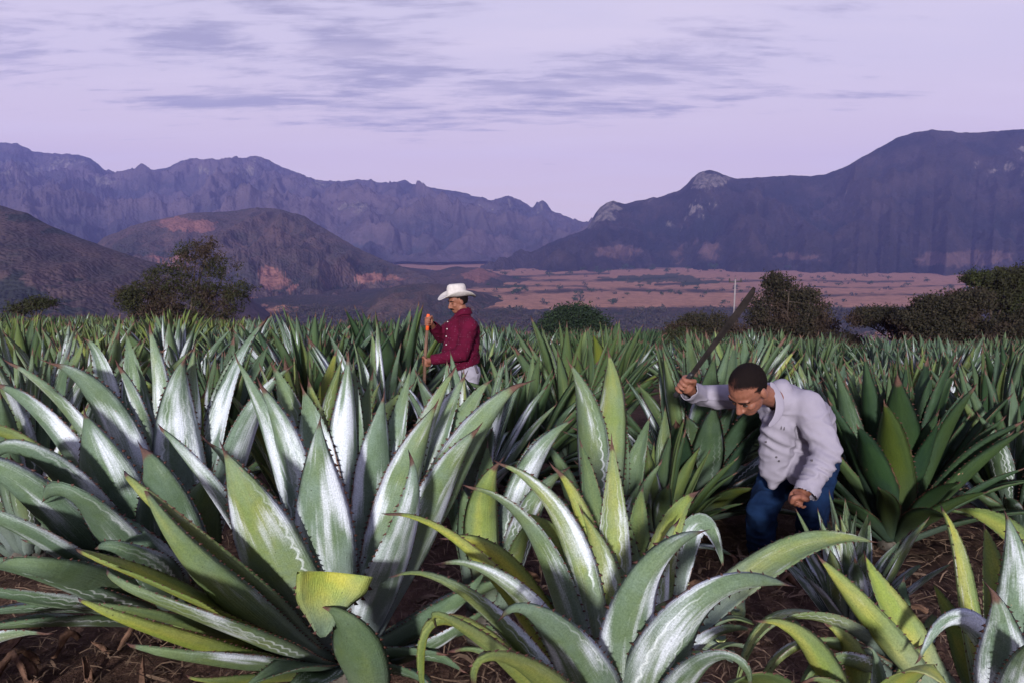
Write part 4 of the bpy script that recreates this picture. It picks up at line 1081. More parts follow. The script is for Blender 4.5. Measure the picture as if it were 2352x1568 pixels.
def place_label(x, y, tone, size):
    px = 1176 + FPX * x / y
    depth = 'third row' if y < 8.5 else 'fourth row' if y < 10.5 else 'fifth row' if y < 12.5 else 'middle rows' if y < 17.5 else 'far middle rows' if y < 24 else 'far rows'
    tw = 'yellow-green' if tone[0] >= 0.4 else 'streaked' if tone[1] >= 0.29 else 'dark green'
    return '%s%s agave, %s, %s' % ('tall ' if size > 1.08 else 'low ' if size < 0.9 else '', tw, depth, sector(px))


LOWSETS = []
for k in range(6):
    rr = np.random.default_rng(500 + k); Vs, Fs, Us, Ms = [], [], [], []
    for (ci, kk, az, s) in rosette_plan(42, rr, upto=6.8):
        V, F, UV, MI = LOWP[ci][kk]; MI = [0] * len(MI)
        a = R(az); ca, sa = math.cos(a), math.sin(a)
        A = np.array(V) * s; A = np.stack([A[:, 0] * ca - A[:, 1] * sa, A[:, 0] * sa + A[:, 1] * ca, A[:, 2]], 1)
        o = len(Vs); Vs.extend(A.tolist()); Fs += [tuple(i + o for i in f) for f in F]; Us += UV; Ms += MI
    me = new_mesh('leaves', Vs, Fs, Us, Ms)
    for m in LEAFM: me.materials.append(m)
    LOWSETS.append(me)

LEAFY = [q for q in near if q[1] < 17.5]
REST = [q for q in near if q[1] >= 17.5]
fld = []
for i, (x, y) in enumerate(LEAFY):
    s = rg.uniform(0.80, 1.26)
    n = 42 if y > 10 else 50
    tn = dimmed_tone_at(x, y, rg)
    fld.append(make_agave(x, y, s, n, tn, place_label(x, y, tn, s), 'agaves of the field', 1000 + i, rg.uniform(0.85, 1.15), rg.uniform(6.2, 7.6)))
INDIV = REST[:170]; MASS = REST[170:]
for i, (x, y) in enumerate(INDIV):
    y_, w_, d_ = dimmed_tone_at(x, y, rg); s = rg.uniform(0.95, 1.4)
    o = empty('agave', (x, y, gnd(x, y))); tag(o, place_label(x, y, (y_, w_, d_), s), 'agave', 'agaves of the field'); fld.append(o)
    o.scale = (s, s, s * rg.uniform(0.9, 1.1)); o.rotation_euler.z = rg.uniform(0, 6.28)
    lv = bpy.data.objects.new('leaves', LOWSETS[i % 6]); col.objects.link(lv); lv.parent = o
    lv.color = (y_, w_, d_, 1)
single_out(fld)
# the remaining far plants merge into one green mass along the field edge
Vs, Fs = [], []
for i, (x, y) in enumerate(MASS):
    me = LOWSETS[i % 6]; nv = len(me.vertices)
    A = np.empty(nv * 3, np.float32); me.vertices.foreach_get('co', A); A = A.reshape(-1, 3) * rg.uniform(0.95, 1.35)
    a = rg.uniform(0, 6.28); ca, sa = math.cos(a), math.sin(a)
    Vs.append(np.stack([A[:, 0] * ca - A[:, 1] * sa + x, A[:, 0] * sa + A[:, 1] * ca + y, A[:, 2] + gnd(x, y)], 1))
if MASS:
    allV = np.concatenate(Vs); base = 0; Fl = []; Ul = []
    for i in range(len(MASS)):
        me = LOWSETS[i % 6]
        ul = np.empty(len(me.loops) * 2, np.float32); me.uv_layers[0].data.foreach_get('uv', ul); Ul.append(ul.reshape(-1, 2))
        for p in me.polygons: Fl.append(tuple(v + base for v in p.vertices))
        base += len(me.vertices)
    me = new_mesh('far_agave_rows', allV, Fl, np.concatenate(Ul))
    o = link('far_agave_rows', me, LEAFM); o.color = (0.2, 0.12, 0.92, 1)  # dark tone paints in the weaker light on the last rows
    tag(o, 'green mass of the farthest agave rows at the field edge', 'agaves', kind='stuff')
print('AGAVES leafy', len(LEAFY), 'indiv', len(INDIV), 'mass', len(MASS))

# ------------------------------------------------------------------ trees at the edge of the field
M_twig = simple_mat('tree_bark', (0.060, 0.045, 0.036), 0.9, 0.1, 0.4, 3.0, 0.5, 30)
M_fA = foliage_mat('feathery_leaves', (0.014, 0.017, 0.007), (0.034, 0.034, 0.012), (0.042, 0.026, 0.020))
M_fB = foliage_mat('dark_round_leaves', (0.008, 0.016, 0.009), (0.020, 0.032, 0.015), (0.012, 0.022, 0.012))
M_fC = foliage_mat('brown_thorn_leaves', (0.014, 0.014, 0.009), (0.034, 0.027, 0.016), (0.042, 0.026, 0.020))
M_fD = foliage_mat('olive_leaves', (0.014, 0.018, 0.007), (0.032, 0.036, 0.012), (0.024, 0.022, 0.012))


def make_tree(name, label, px, Y, foot, blobs_, mat, leaf, per, ncl, seed, trunk_r=0.16, group='trees beyond the field', base_z=None):
    """blobs_: crown lobes (px, py, rx px, ry px, weight) seen in the picture, at distance Y with random depth"""
    rg = np.random.default_rng(seed)
    k = Y / FPX
    bx = P(px, 700, Y).x; bz = float(vz(bx, Y)) if base_z is None else base_z
    root = empty(name, (bx, Y, bz)); tag(root, label, 'tree', group)
    cents = []; wts = np.array([b_[4] for b_ in blobs_], float); wts /= wts.sum()
    depth = max(b_[2] for b_ in blobs_) * k
    for q in range(ncl):
        b_ = blobs_[rg.choice(len(blobs_), p=wts)]
        c = P(b_[0], b_[1], Y)
        d = rg.normal(size=3); d /= np.linalg.norm(d); d *= rg.uniform(0.25, 1.0) ** 0.5
        if rg.random() < 0.10: d *= rg.uniform(1.1, 1.4)
        cents.append((c.x + d[0] * b_[2] * k, Y + d[1] * depth * 0.8, c.z + d[2] * b_[3] * k))
    cents = np.array(cents)
    # leaves: small quads round twig points, elongated along short twigs
    n = len(cents)
    tw = rg.normal(size=(n, 1, 3)); tw[..., 2] *= 0.5; tw /= np.linalg.norm(tw, axis=2)[..., None]
    c = cents[:, None, :] + tw * rg.uniform(-1, 1, (n, per, 1)) * leaf * 4.5 + rg.normal(size=(n, per, 3)) * leaf * 1.1
    a = rg.normal(size=(n, per, 3)); a /= np.linalg.norm(a, axis=2)[..., None]
    b2 = np.cross(a, rg.normal(size=(n, per, 3))); b2 /= np.linalg.norm(b2, axis=2)[..., None]
    s = leaf * rg.uniform(0.5, 1.2, (n, per, 1))
    quad = np.stack([c + a * s, c + b2 * s * 0.45, c - a * s, c - b2 * s * 0.45], 2) - np.array([bx, Y, bz])
    V = quad.reshape(-1, 3); F = np.arange(len(V)).reshape(-1, 4)
    link('crown', tri_mesh('crown', V, F), mat, root)
    # trunk with limbs that reach into the crown lobes, then thin branches to the twig points
    parts = []
    zc = np.min(cents[:, 2]); fork = np.array([0, 0, max(0.4, (zc - bz) * 0.5 + 0.6)])
    parts.append(tube([(0, 0, -0.4), (0.05, 0.02, fork[2] * 0.5), fork], [trunk_r * 1.25, trunk_r, trunk_r * 0.85], 9))
    limbs = []
    for b_ in blobs_:
        cc = np.array(P(b_[0], b_[1], Y)) - np.array([bx, Y, bz]) + np.array([0, rg.normal() * depth * 0.3, 0])
        mid = fork * 0.5 + cc * 0.5 + rg.normal(size=3) * 0.25 * np.array([1, 1, 0.4])
        pts = bez(fork, mid, cc, 7); parts.append(tube(pts, np.linspace(trunk_r * 0.6, 0.03, 7), 6)); limbs.append(pts)
    lp = np.concatenate(limbs)
    for i in rg.choice(n, min(n, 150), replace=False):
        e = cents[i] - np.array([bx, Y, bz]); j = np.argmin(np.sum((lp - e) ** 2, 1) + rg.uniform(0, 0.5, len(lp)))
        m_ = (lp[j] + e) * 0.5 + rg.normal(size=3) * 0.12
        parts.append(tube([lp[j], m_, e], [0.028, 0.018, 0.008], 4, cap=False))
    tv, tf = join(parts)
    link('trunk', new_mesh('trunk', tv, tf), M_twig, root)
    return root


make_tree('bushy_tree', 'large feathery tree with thin brown upper branches left of centre', 430, 62, 745, [
    (330, 690, 62, 42, 2.2), (300, 680, 30, 18, 0.8), (380, 640, 45, 34, 1.2), (430, 690, 70, 46, 2.4), (455, 610, 58, 42, 1.0), (440, 575, 42, 22, 0.5), (510, 615, 40, 34, 0.6),
    (500, 690, 50, 44, 1.4), (545, 665, 34, 26, 0.6), (540, 700, 26, 34, 0.5), (360, 720, 70, 26, 1.6), (480, 735, 60, 18, 1.0), (470, 560, 30, 14, 0.25)],
    M_fA, 0.10, 22, 1300, 5, 0.2)
make_tree('flat_topped_tree', 'small flat-topped tree at the far left above the agaves', 78, 50, 735, [(62, 705, 38, 9, 1), (105, 697, 30, 8, 1), (85, 690, 22, 6, 0.6), (40, 715, 24, 7, 0.5)],
          M_fD, 0.085, 18, 150, 6, 0.1)
make_tree('round_tree', 'round dark tree behind the field right of the red shirt', 1315, 80, 770, [(1315, 742, 72, 34, 3), (1275, 748, 40, 26, 1.2), (1360, 748, 40, 26, 1.2), (1320, 722, 48, 18, 1.5)],
          M_fB, 0.17, 26, 620, 7, 0.25)
make_tree('tall_bush', 'tall grey-green tree right of the utility pole', 1810, 58, 790, [(1790, 665, 30, 34, 0.8), (1770, 720, 55, 50, 2), (1840, 715, 62, 48, 2.2), (1800, 760, 85, 34, 2.4), (1880, 750, 40, 36, 1.0), (1785, 645, 16, 16, 0.3), (1830, 680, 40, 24, 0.8)],
          M_fC, 0.11, 22, 1500, 8, 0.18)
make_tree('low_bush', 'low brown bush left of the utility pole', 1600, 56, 790, [(1560, 765, 34, 22, 1), (1600, 745, 44, 24, 1.2), (1650, 752, 44, 30, 1.2), (1690, 770, 40, 22, 1)],
          M_fC, 0.10, 20, 650, 9, 0.1)
make_tree('green_shrub', 'small olive shrub at the field edge left of the blade', 1560, 50, 790, [(1545, 772, 26, 14, 1), (1580, 768, 30, 15, 1.2), (1530, 780, 20, 10, 0.6)], M_fD, 0.09, 18, 160, 10, 0.08)
make_tree('thorn_tree', 'broad thorn tree with flat green top at the right edge', 2290, 50, 790, [(2270, 642, 58, 14, 1.4), (2330, 636, 50, 16, 1.2), (2300, 680, 70, 26, 1.6), (2400, 640, 60, 30, 1.5), (2340, 720, 60, 34, 1.2)],
          M_fD, 0.10, 22, 1300, 11, 0.2)
make_tree('thorn_tree', 'dark spreading thorn tree left of the one at the right edge', 2190, 46, 800, [(2160, 700, 60, 20, 1.2), (2120, 735, 60, 30, 1.4), (2190, 735, 70, 40, 2), (2230, 690, 50, 24, 1.2), (2150, 770, 70, 30, 1.6), (2240, 765, 60, 30, 1.4)],
          M_fC, 0.095, 22, 1700, 12, 0.2)
make_tree('thorn_bush', 'brown thorn bush at the foot of the right-hand trees', 2060, 52, 800, [(2010, 722, 44, 14, 1), (2060, 730, 60, 22, 1.4), (1980, 735, 30, 10, 0.6), (2080, 760, 40, 26, 1)],
          M_fC, 0.10, 20, 700, 13, 0.1)
make_tree('thorn_bush', 'reddish dry bush below the right-hand trees', 2330, 44, 800, [(2330, 760, 60, 34, 1.2), (2290, 785, 50, 20, 1), (2400, 730, 60, 40, 1)],
          M_fC, 0.09, 20, 700, 14, 0.1)
make_tree('thorn_bush', 'low dry bush right of the tall grey-green tree', 1940, 54, 800, [(1930, 778, 40, 16, 1), (1970, 785, 30, 12, 0.6), (1900, 785, 30, 14, 0.6)], M_fC, 0.09, 18, 170, 15, 0.07)

# ------------------------------------------------------------------ utility pole
bp_ = P(1683, 770, 62); pz = float(vz(bp_.x, 62)); top = P(1685, 641, 62)
pole = empty('utility_pole', (bp_.x, 62, pz)); tag(pole, 'thin pale utility pole standing behind the raised blade', 'pole')
h = top.z - pz
M_conc = simple_mat('pale_concrete', (0.20, 0.17, 0.18), 0.9, 0.2, 0.15, 2.0)
M_iron = simple_mat('dark_iron', (0.05, 0.045, 0.05), 0.6, 0.3, 0.2, 5.0)
V, F = tube([(0, 0, -0.5), (0.03, 0, h * 0.5), (0.06, 0, h)], [0.10, 0.08, 0.06], 10); link('post', new_mesh('post', V, F), M_conc, pole)
V, F = tube([(-0.45, 0, h - 0.25), (0.55, 0, h - 0.2)], 0.05, 6); link('crossarm', new_mesh('crossarm', V, F), M_iron, pole)
for xx in (-0.4, 0.06, 0.5):
    V, F = tube([(xx, 0, h - 0.2), (xx, 0, h + 0.0), (xx, 0, h + 0.06)], [0.05, 0.06, 0.03], 6); link('insulator', new_mesh('insulator', V, F), M_iron, pole)
V, F = tube([(-0.16, -0.05, h * 0.52), (0.12, -0.12, h * 0.53)], 0.06, 6); link('bracket', new_mesh('bracket', V, F), M_iron, pole)

# ------------------------------------------------------------------ litter, chopped leaves, dry leaf bases on the soil
M_dry = simple_mat('dry_leaf', (0.11, 0.060, 0.040), 0.85, 0.15, 0.45, 14.0, 0.7, 60)
M_dry2 = simple_mat('pale_dry_fibre', (0.13, 0.085, 0.058), 0.9, 0.1, 0.5, 9.0)
rg = np.random.default_rng(77)
Vs = []; Fs = []
for q in range(11000):
    Y = rg.uniform(2.4, 7.5); x = rg.uniform(-0.72, 0.72) * Y
    L = rg.uniform(0.03, 0.16); wd = rg.uniform(0.001, 0.004) if rg.random() < 0.93 else rg.uniform(0.006, 0.014)
    a = rg.uniform(0, 6.28); d = np.array([math.cos(a), math.sin(a), 0]); s_ = np.array([-d[1], d[0], rg.normal() * 0.4])
    z = gnd(x, Y) + 0.012; p = np.array([x, Y, z]); bend = rg.normal() * 0.25; up = rg.uniform(0, 0.35)
    o = len(Vs)
    for i in range(4):
        t = i / 3; c = p + d * L * t + s_ * bend * L * t * t + np.array([0, 0, 1]) * (up * L * math.sin(t * 2.6) + 0.004)
        w = wd * (1 - 0.7 * abs(t - 0.4)); Vs += [c - s_ * w, c + s_ * w]
    Fs += [(o, o + 1, o + 3, o + 2), (o + 2, o + 3, o + 5, o + 4), (o + 4, o + 5, o + 7, o + 6)]
tag(link('dry_litter', tri_mesh('dry_litter', Vs, Fs, True), M_dry2), 'dry fibres and straw scattered over the brown soil', 'litter', kind='stuff')
# crumpled dry leaves lying about
dry_spots = [(1215, 1120, 4.2), (1260, 1175, 3.9), (1190, 1190, 3.8), (1700, 1160, 4.3), (1620, 1225, 3.9), (1660, 1245, 3.8), (1820, 1235, 4.0), (2070, 1300, 3.6), (2110, 1340, 3.5), (2200, 1270, 3.8),
             (2010, 1330, 3.6), (2240, 1310, 3.6), (40, 1480, 3.1), (140, 1440, 3.25), (60, 1530, 3.0), (200, 1500, 3.05), (330, 1545, 3.0), (1930, 1180, 4.4), (1560, 1190, 4.1), (1230, 1240, 3.7), (20, 1420, 3.3), (260, 1430, 3.3)]
lit = []
for i, (px, py, Y) in enumerate(dry_spots):
    p = P(px, py, Y); z = gnd(p.x, Y)
    L = rg.uniform(0.10, 0.24); a = rg.uniform(0, 6.28); d = np.array([math.cos(a), math.sin(a), 0])
    pts = np.array([d * L * (t - 0.5) + np.array([0, 0, 0.03 + 0.05 * math.sin(t * 5 + i)]) for t in np.linspace(0, 1, 9)])
    V, F, UV, MI = leaf_geo(pts, (rg.normal() * 0.4, rg.normal() * 0.4, 1), rg.uniform(0.03, 0.07), cup=rg.uniform(0.5, 1.3), thick=0.008, nu=6, twist=R(rg.normal() * 80), wav=0.3, seed=i)
    o = link('dry_leaf', new_mesh('dry_leaf', V, F, UV), M_dry, loc=(p.x, Y, z + 0.01))
    side = 'at the bottom left corner' if px < 500 else 'behind the centre plant' if px < 1300 else 'around the bending man' if px < 1960 else 'beside the small trimmed agave'
    tag(o, 'curled brown dry leaf on the soil ' + side, 'dry leaf', 'dry leaves on the soil'); lit.append(o)
single_out(lit); lit = []
# fresh pieces chopped off by the machete
chop = [(1610, 1330, 3.4), (1640, 1300, 3.5), (1600, 1295, 3.55), (1570, 1340, 3.35), (1660, 1345, 3.35), (1630, 1375, 3.25), (1690, 1310, 3.5), (1590, 1265, 3.7), (1700, 1265, 3.7), (1660, 1260, 3.75), (1620, 1255, 3.8), (1575, 1300, 3.55), (1680, 1370, 3.25)]
for i, (px, py, Y) in enumerate(chop):
    p = P(px, py, Y); z = gnd(p.x, Y)
    L = rg.uniform(0.12, 0.26); a = rg.uniform(0, 6.28); d = np.array([math.cos(a), math.sin(a), 0.1])
    pts = np.array([d * L * (t - 0.5) + np.array([0, 0, 0.03 + 0.02 * math.sin(t * 4 + i)]) for t in np.linspace(0, 1, 7)])
    V, F, UV, MI = leaf_geo(pts, (rg.normal() * 0.5, rg.normal() * 0.5, 1), rg.uniform(0.05, 0.09), cup=0.3, thick=0.014, nu=6, cut=0.75, seed=i)
    me = new_mesh('chopped_leaf', V, F, UV, MI)
    for m in LEAFM: me.materials.append(m)
    o = link('chopped_leaf', me, loc=(p.x, Y, z + 0.02)); o.color = (rg.uniform(0.3, 0.8), rg.uniform(0.1, 0.5), 0.2, 1)
    tag(o, 'piece of chopped green leaf on the soil left of the bending man', 'leaf piece', 'leaf pieces chopped off on the soil'); lit.append(o)
single_out(lit)
# harvested heart with its leaf stubs cut short, pale ends towards the camera
p = P(1478, 1255, 3.55); stub = empty('cut_agave_heart', (p.x, 3.55, gnd(p.x, 3.55))); tag(stub, 'heart of a harvested agave with pale cut leaf stubs behind the upright leaf', 'agave heart')
hv = heart(stub, 0.17, 0.38)
for i in range(30):
    az = i * 137.5; el_ = 12 + 62 * (i / 29)
    a = R(az); d = np.array([math.cos(a) * math.cos(R(el_)), math.sin(a) * math.cos(R(el_)), math.sin(R(el_))])
    st = np.array([0, 0, 0.10]) + d * 0.10; pts = np.array([st + d * 0.17 * t for t in np.linspace(0, 1, 4)])
    V, F, UV, MI = leaf_geo(pts, (-d[0], -d[1], 1.2), 0.085, cup=0.2, thick=0.035, nu=4, cut=0.3, seed=i)
    me = new_mesh('leaf_stub', V, F, UV, MI)
    for m in LEAFM: me.materials.append(m)
    o = link('leaf_stub', me, parent=stub); o.color = (0.6, 0.3, 0.2, 1)

# ------------------------------------------------------------------ people
def cap_geo(p0, p1, r0, r1, seg=14):
    p0 = np.array(p0, float); p1 = np.array(p1, float); d = p1 - p0; L = np.linalg.norm(d) + 1e-9; d /= L
    u = np.cross(d, (0.2, 0.5, 0.84)); u /= np.linalg.norm(u); w = np.cross(d, u)
    rows = []
    for a in (-80, -50, -20): rows.append((p0 + d * r0 * math.sin(R(a)), r0 * math.cos(R(a))))
    for t in (0.0, 0.33, 0.66, 1.0): rows.append((p0 + d * L * t, r0 + (r1 - r0) * t))
    for a in (20, 50, 80): rows.append((p1 + d * r1 * math.sin(R(a)), r1 * math.cos(R(a))))
    V = []; F = []
    for c, r in rows:
        for k in range(seg):
            an = 2 * math.pi * k / seg; V.append(c + r * (math.cos(an) * u + math.sin(an) * w))
    for i in range(len(rows) - 1):
        for k in range(seg):
            F.append((i * seg + k, i * seg + (k + 1) % seg, (i + 1) * seg + (k + 1) % seg, (i + 1) * seg + k))
    F.append(tuple(range(seg))[::-1]); F.append(tuple((len(rows) - 1) * seg + k for k in range(seg)))
    return V, F


def chain(pts, rs):
    return [cap_geo(pts[i], pts[i + 1], rs[i], rs[i + 1]) for i in range(len(pts) - 1)]


def ell_geo(c, ax, seg=18, ring=10):
    """ellipsoid; ax: three half-axis vectors"""
    c = np.array(c, float); ax = [np.array(a, float) for a in ax]; V = []; F = []
    for i in range(1, ring):
        th = math.pi * i / ring
        for k in range(seg):
            ph = 2 * math.pi * k / seg
            V.append(c + ax[0] * math.sin(th) * math.cos(ph) + ax[1] * math.sin(th) * math.sin(ph) + ax[2] * math.cos(th))
    for i in range(ring - 2):
        for k in range(seg):
            F.append((i * seg + k, (i + 1) * seg + k, (i + 1) * seg + (k + 1) % seg, i * seg + (k + 1) % seg))
    t = len(V); V += [c + ax[2], c - ax[2]]
    for k in range(seg):
        F.append((t, k, (k + 1) % seg)); F.append((t + 1, (ring - 2) * seg + (k + 1) % seg, (ring - 2) * seg + k))
    return V, F


def remesh(parts, voxel, smooth_it=6, fac=0.5):
    V, F = join(parts)
    me = new_mesh('tmp', V, F)
    o = bpy.data.objects.new('tmp', me); col.objects.link(o)
    rm = o.modifiers.new('r', 'REMESH'); rm.mode = 'VOXEL'; rm.voxel_size = voxel; rm.use_smooth_shade = True
    sm = o.modifiers.new('s', 'SMOOTH'); sm.factor = fac; sm.iterations = smooth_it
    dg = bpy.context.evaluated_depsgraph_get()
    out = bpy.data.meshes.new_from_object(o.evaluated_get(dg))
    bpy.data.objects.remove(o); bpy.data.meshes.remove(me)
    return out


def verts(me):
    A = np.empty(len(me.vertices) * 3, np.float32); me.vertices.foreach_get('co', A); return A.reshape(-1, 3).astype(float)


def setv(me, A):
    me.vertices.foreach_set('co', np.asarray(A, np.float32).ravel()); me.update()


def vnorm(me):
    A = np.empty(len(me.vertices) * 3, np.float32); me.vertices.foreach_get('normal', A); return A.reshape(-1, 3).astype(float)


def drop_verts(me, keep):
    """keep only faces whose vertices are all kept"""
    import bmesh
    bm = bmesh.new(); bm.from_mesh(me); bm.verts.ensure_lookup_table()
    bmesh.ops.delete(bm, geom=[v for v, k in zip(bm.verts, keep) if not k], context='VERTS')
    bm.to_mesh(me); bm.free(); me.update()
    me.polygons.foreach_set('use_smooth', np.ones(len(me.polygons), bool))
    return me


def n3(A, s, seed=0.0):
    return np.array([mnoise.noise(Vector((p[0] * s[0] + seed, p[1] * s[1] + seed * 1.3, p[2] * s[2] - seed))) for p in A])


def wrinkle(me, amp, s1, s2, seed):
    A = verts(me); N_ = vnorm(me)
    a = np.clip(1 - np.abs(n3(A, s1, seed)) * 3.4, 0, 1) ** 1.5 * 1.6 - 0.5; b_ = n3(A, s2, seed + 5) * 0.6
    setv(me, A + N_ * ((a * 0.7 + b_ * 0.5)[:, None] * amp))


def finish(me, mat, name, parent, origin):
    setv(me, verts(me) - np.array(origin))
    me.materials.clear(); me.materials.append(mat)
    me.polygons.foreach_set('use_smooth', np.ones(len(me.polygons), bool))
    return link(name, me, None, parent)


def fist(c, axis, out, s=1.0, rh=0.016, up_sign=1):
    """closed hand round a handle: c centre on the handle, axis along it (towards the thumb), out = from handle to the back of the hand/wrist side"""
    c = np.array(c, float); a = np.array(axis, float); a /= np.linalg.norm(a)
    o = np.array(out, float); o -= a * np.dot(o, a); o /= np.linalg.norm(o); t = np.cross(a, o) * up_sign
    parts = []
    # palm and back of the hand
    parts.append(ell_geo(c + o * (rh + 0.020) * s, [a * 0.046 * s, o * 0.020 * s, t * 0.038 * s]))
    parts.append(ell_geo(c + o * (rh + 0.022) * s + t * 0.024 * s, [a * 0.043 * s, o * 0.022 * s, t * 0.022 * s]))
    for j in range(4):
        off = a * (0.034 - 0.0225 * j) * s; rr = (rh + 0.011) * s * (1.0 - 0.04 * abs(j - 1)); fr = (0.0098 - 0.0007 * j) * s
        pts = []
        for ang in (55, 100, 150, 205, 250):
            # starts at the knuckle on the back, goes over the far side and back to the palm
            q = R(ang); pts.append(c + off + (o * math.cos(q) + t * math.sin(q)) * (rr + (0.012 * s if ang == 55 else 0)))
        parts += chain(pts, [fr * 1.18, fr * 1.12, fr * 1.06, fr, fr * 0.9])
    # thumb leaves the side of the palm and closes over the first fingers
    q = [c + o * (rh + 0.018) * s + a * 0.032 * s - t * 0.024 * s, c + a * 0.055 * s + o * 0.012 * s - t * (rh + 0.016) * s, c + a * 0.048 * s - o * 0.010 * s - t * (rh + 0.012) * s, c + a * 0.036 * s - o * (rh + 0.010) * s + t * 0.0 * s]
    parts += chain(q, [0.014 * s, 0.0125 * s, 0.0115 * s, 0.0095 * s])
    return parts


def head_parts(c, f, u, s=1.0):
    """c centre of the skull, f face direction, u crown direction"""
    f = np.array(f, float); f /= np.linalg.norm(f); u = np.array(u, float); u -= f * np.dot(u, f); u /= np.linalg.norm(u); l = np.cross(u, f)
    c = np.array(c, float)

    def at(a, b_, d): return c + (f * a + u * b_ + l * d) * s
    pr = [ell_geo(at(-0.012, 0.022, 0), [f * 0.098 * s, l * 0.077 * s, u * 0.098 * s]),           # skull
          ell_geo(at(0.022, -0.045, 0), [f * 0.068 * s, l * 0.062 * s, u * 0.078 * s]),            # face
          ell_geo(at(0.046, -0.092, 0), [f * 0.038 * s, l * 0.040 * s, u * 0.028 * s]),            # chin
          ell_geo(at(0.068, 0.022, 0), [f * 0.020 * s, l * 0.056 * s, u * 0.013 * s]),             # brow
          ell_geo(at(0.055, -0.030, 0.040), [f * 0.026 * s, l * 0.022 * s, u * 0.020 * s]), ell_geo(at(0.055, -0.030, -0.040), [f * 0.026 * s, l * 0.022 * s, u * 0.020 * s]),
          ell_geo(at(0.076, -0.068, 0), [f * 0.015 * s, l * 0.026 * s, u * 0.008 * s]), ell_geo(at(0.074, -0.079, 0), [f * 0.015 * s, l * 0.024 * s, u * 0.008 * s])]  # lips
    pr += chain([at(0.080, 0.010, 0), at(0.098, -0.022, 0), at(0.106, -0.038, 0)], [0.009 * s, 0.012 * s, 0.0145 * s])   # nose
    pr += [ell_geo(at(0.092, -0.044, 0.012), [f * 0.012 * s, l * 0.010 * s, u * 0.009 * s]), ell_geo(at(0.092, -0.044, -0.012), [f * 0.012 * s, l * 0.010 * s, u * 0.009 * s])]
    for sg in (1, -1):
        pr.append(ell_geo(at(-0.010, -0.012, 0.077 * sg), [f * 0.020 * s + l * 0.006 * s * sg, (l * sg * 0.9 - f * 0.35) * 0.013 * s, u * 0.033 * s]))   # ears
    return pr, at, (f, u, l)


def head_extras(at, ax, parent, origin, skin_dark, s=1.0, moustache=False):
    f, u, l = ax
    for sg in (1, -1):
        V, F = ell_geo(at(0.0775, -0.006, 0.031 * sg), [f * 0.008 * s, l * 0.012 * s, u * 0.0035 * s], 12, 8)
        link('eye', new_mesh('eye', [v - np.array(origin) for v in V], F), M_eye, parent)
        pts = [at(0.086, 0.017, 0.012 * sg), at(0.085, 0.024, 0.035 * sg), at(0.066, 0.018, 0.058 * sg)]
        V, F = join(chain(pts, [0.0035 * s, 0.0042 * s, 0.002 * s])); link('eyebrow', new_mesh('eyebrow', [v - np.array(origin) for v in V], F), M_hair, parent)
    if moustache:
        pts = [at(0.078, -0.066, -0.034), at(0.093, -0.058, -0.012), at(0.094, -0.057, 0.0), at(0.093, -0.058, 0.012), at(0.078, -0.066, 0.034)]
        V, F = join(chain(pts, [0.004 * s, 0.0085 * s, 0.008 * s, 0.0085 * s, 0.004 * s])); link('moustache', new_mesh('moustache', [v - np.array(origin) for v in V], F), M_hair, parent)


def cloth_mat(name, c, weave=900.0, var=0.12, rough=0.9, dots=None, extra=None):
    m, nt, b = mat_new(name)
    oc = ND(nt, 'ShaderNodeTexCoord').outputs['Object']
    n = NOI(nt, oc, 7.0, 4.0, 0.6); g = NOI(nt, oc, weave * 0.25, 2.0, 0.7)
    cc = MX(nt, SS(nt, n, 0.3, 0.7), tuple(x * (1 - var) for x in c), tuple(min(1, x * (1 + var)) for x in c))
    if extra: cc = MX(nt, MA(nt, 'MULTIPLY', SS(nt, n, 0.42, 0.75), 0.6), cc, extra)
    cc = MX(nt, MA(nt, 'MULTIPLY', g, 0.35), cc, tuple(x * 0.62 for x in c))
    if dots:
        vo = ND(nt, 'ShaderNodeTexVoronoi', {'Vector': oc, 'Scale': dots[0], 'Randomness': 0.35})
        cc = MX(nt, MA(nt, 'MULTIPLY', SS(nt, vo.outputs['Distance'], dots[1], dots[1] * 0.6), 0.8), cc, dots[2])
    nt.links.new(cc, b.inputs['Base Color']); b.inputs['Roughness'].default_value = rough; b.inputs['Specular IOR Level'].default_value = 0.12
    nt.links.new(ND(nt, 'ShaderNodeBump', {'Strength': 0.35, 'Distance': 0.003, 'Height': MA(nt, 'ADD', g, MA(nt, 'MULTIPLY', NOI(nt, oc, 26.0, 3.0), 1.5))}).outputs[0], b.inputs['Normal'])
    return m


m_skin, nt, b = mat_new('tanned_skin')
oc = ND(nt, 'ShaderNodeTexCoord').outputs['Object']
n = NOI(nt, oc, 22.0, 4.0, 0.6); n2 = NOI(nt, oc, 160.0, 3.0, 0.6)
c = MX(nt, SS(nt, n, 0.3, 0.7), (0.175, 0.066, 0.040), (0.255, 0.105, 0.068))
c = MX(nt, MA(nt, 'MULTIPLY', n2, 0.35), c, (0.12, 0.042, 0.026))
nt.links.new(c, b.inputs['Base Color']); b.inputs['Roughness'].default_value = 0.55; b.inputs['Specular IOR Level'].default_value = 0.3
b.inputs['Subsurface Weight'].default_value = 0.08; b.inputs['Subsurface Radius'].default_value = (0.02, 0.008, 0.004)
nt.links.new(ND(nt, 'ShaderNodeBump', {'Strength': 0.3, 'Distance': 0.002, 'Height': n2}).outputs[0], b.inputs['Normal'])
m_hair, nt, b = mat_new('short_dark_hair')
oc = ND(nt, 'ShaderNodeTexCoord').outputs['Object']
n = NOI(nt, oc, 240.0, 3.0, 0.7); th = ND(nt, 'ShaderNodeAttribute', attribute_name='thin').outputs['Fac']
hm = SS(nt, MA(nt, 'ADD', n, MA(nt, 'MULTIPLY', th, 0.45)), 0.66, 0.95)
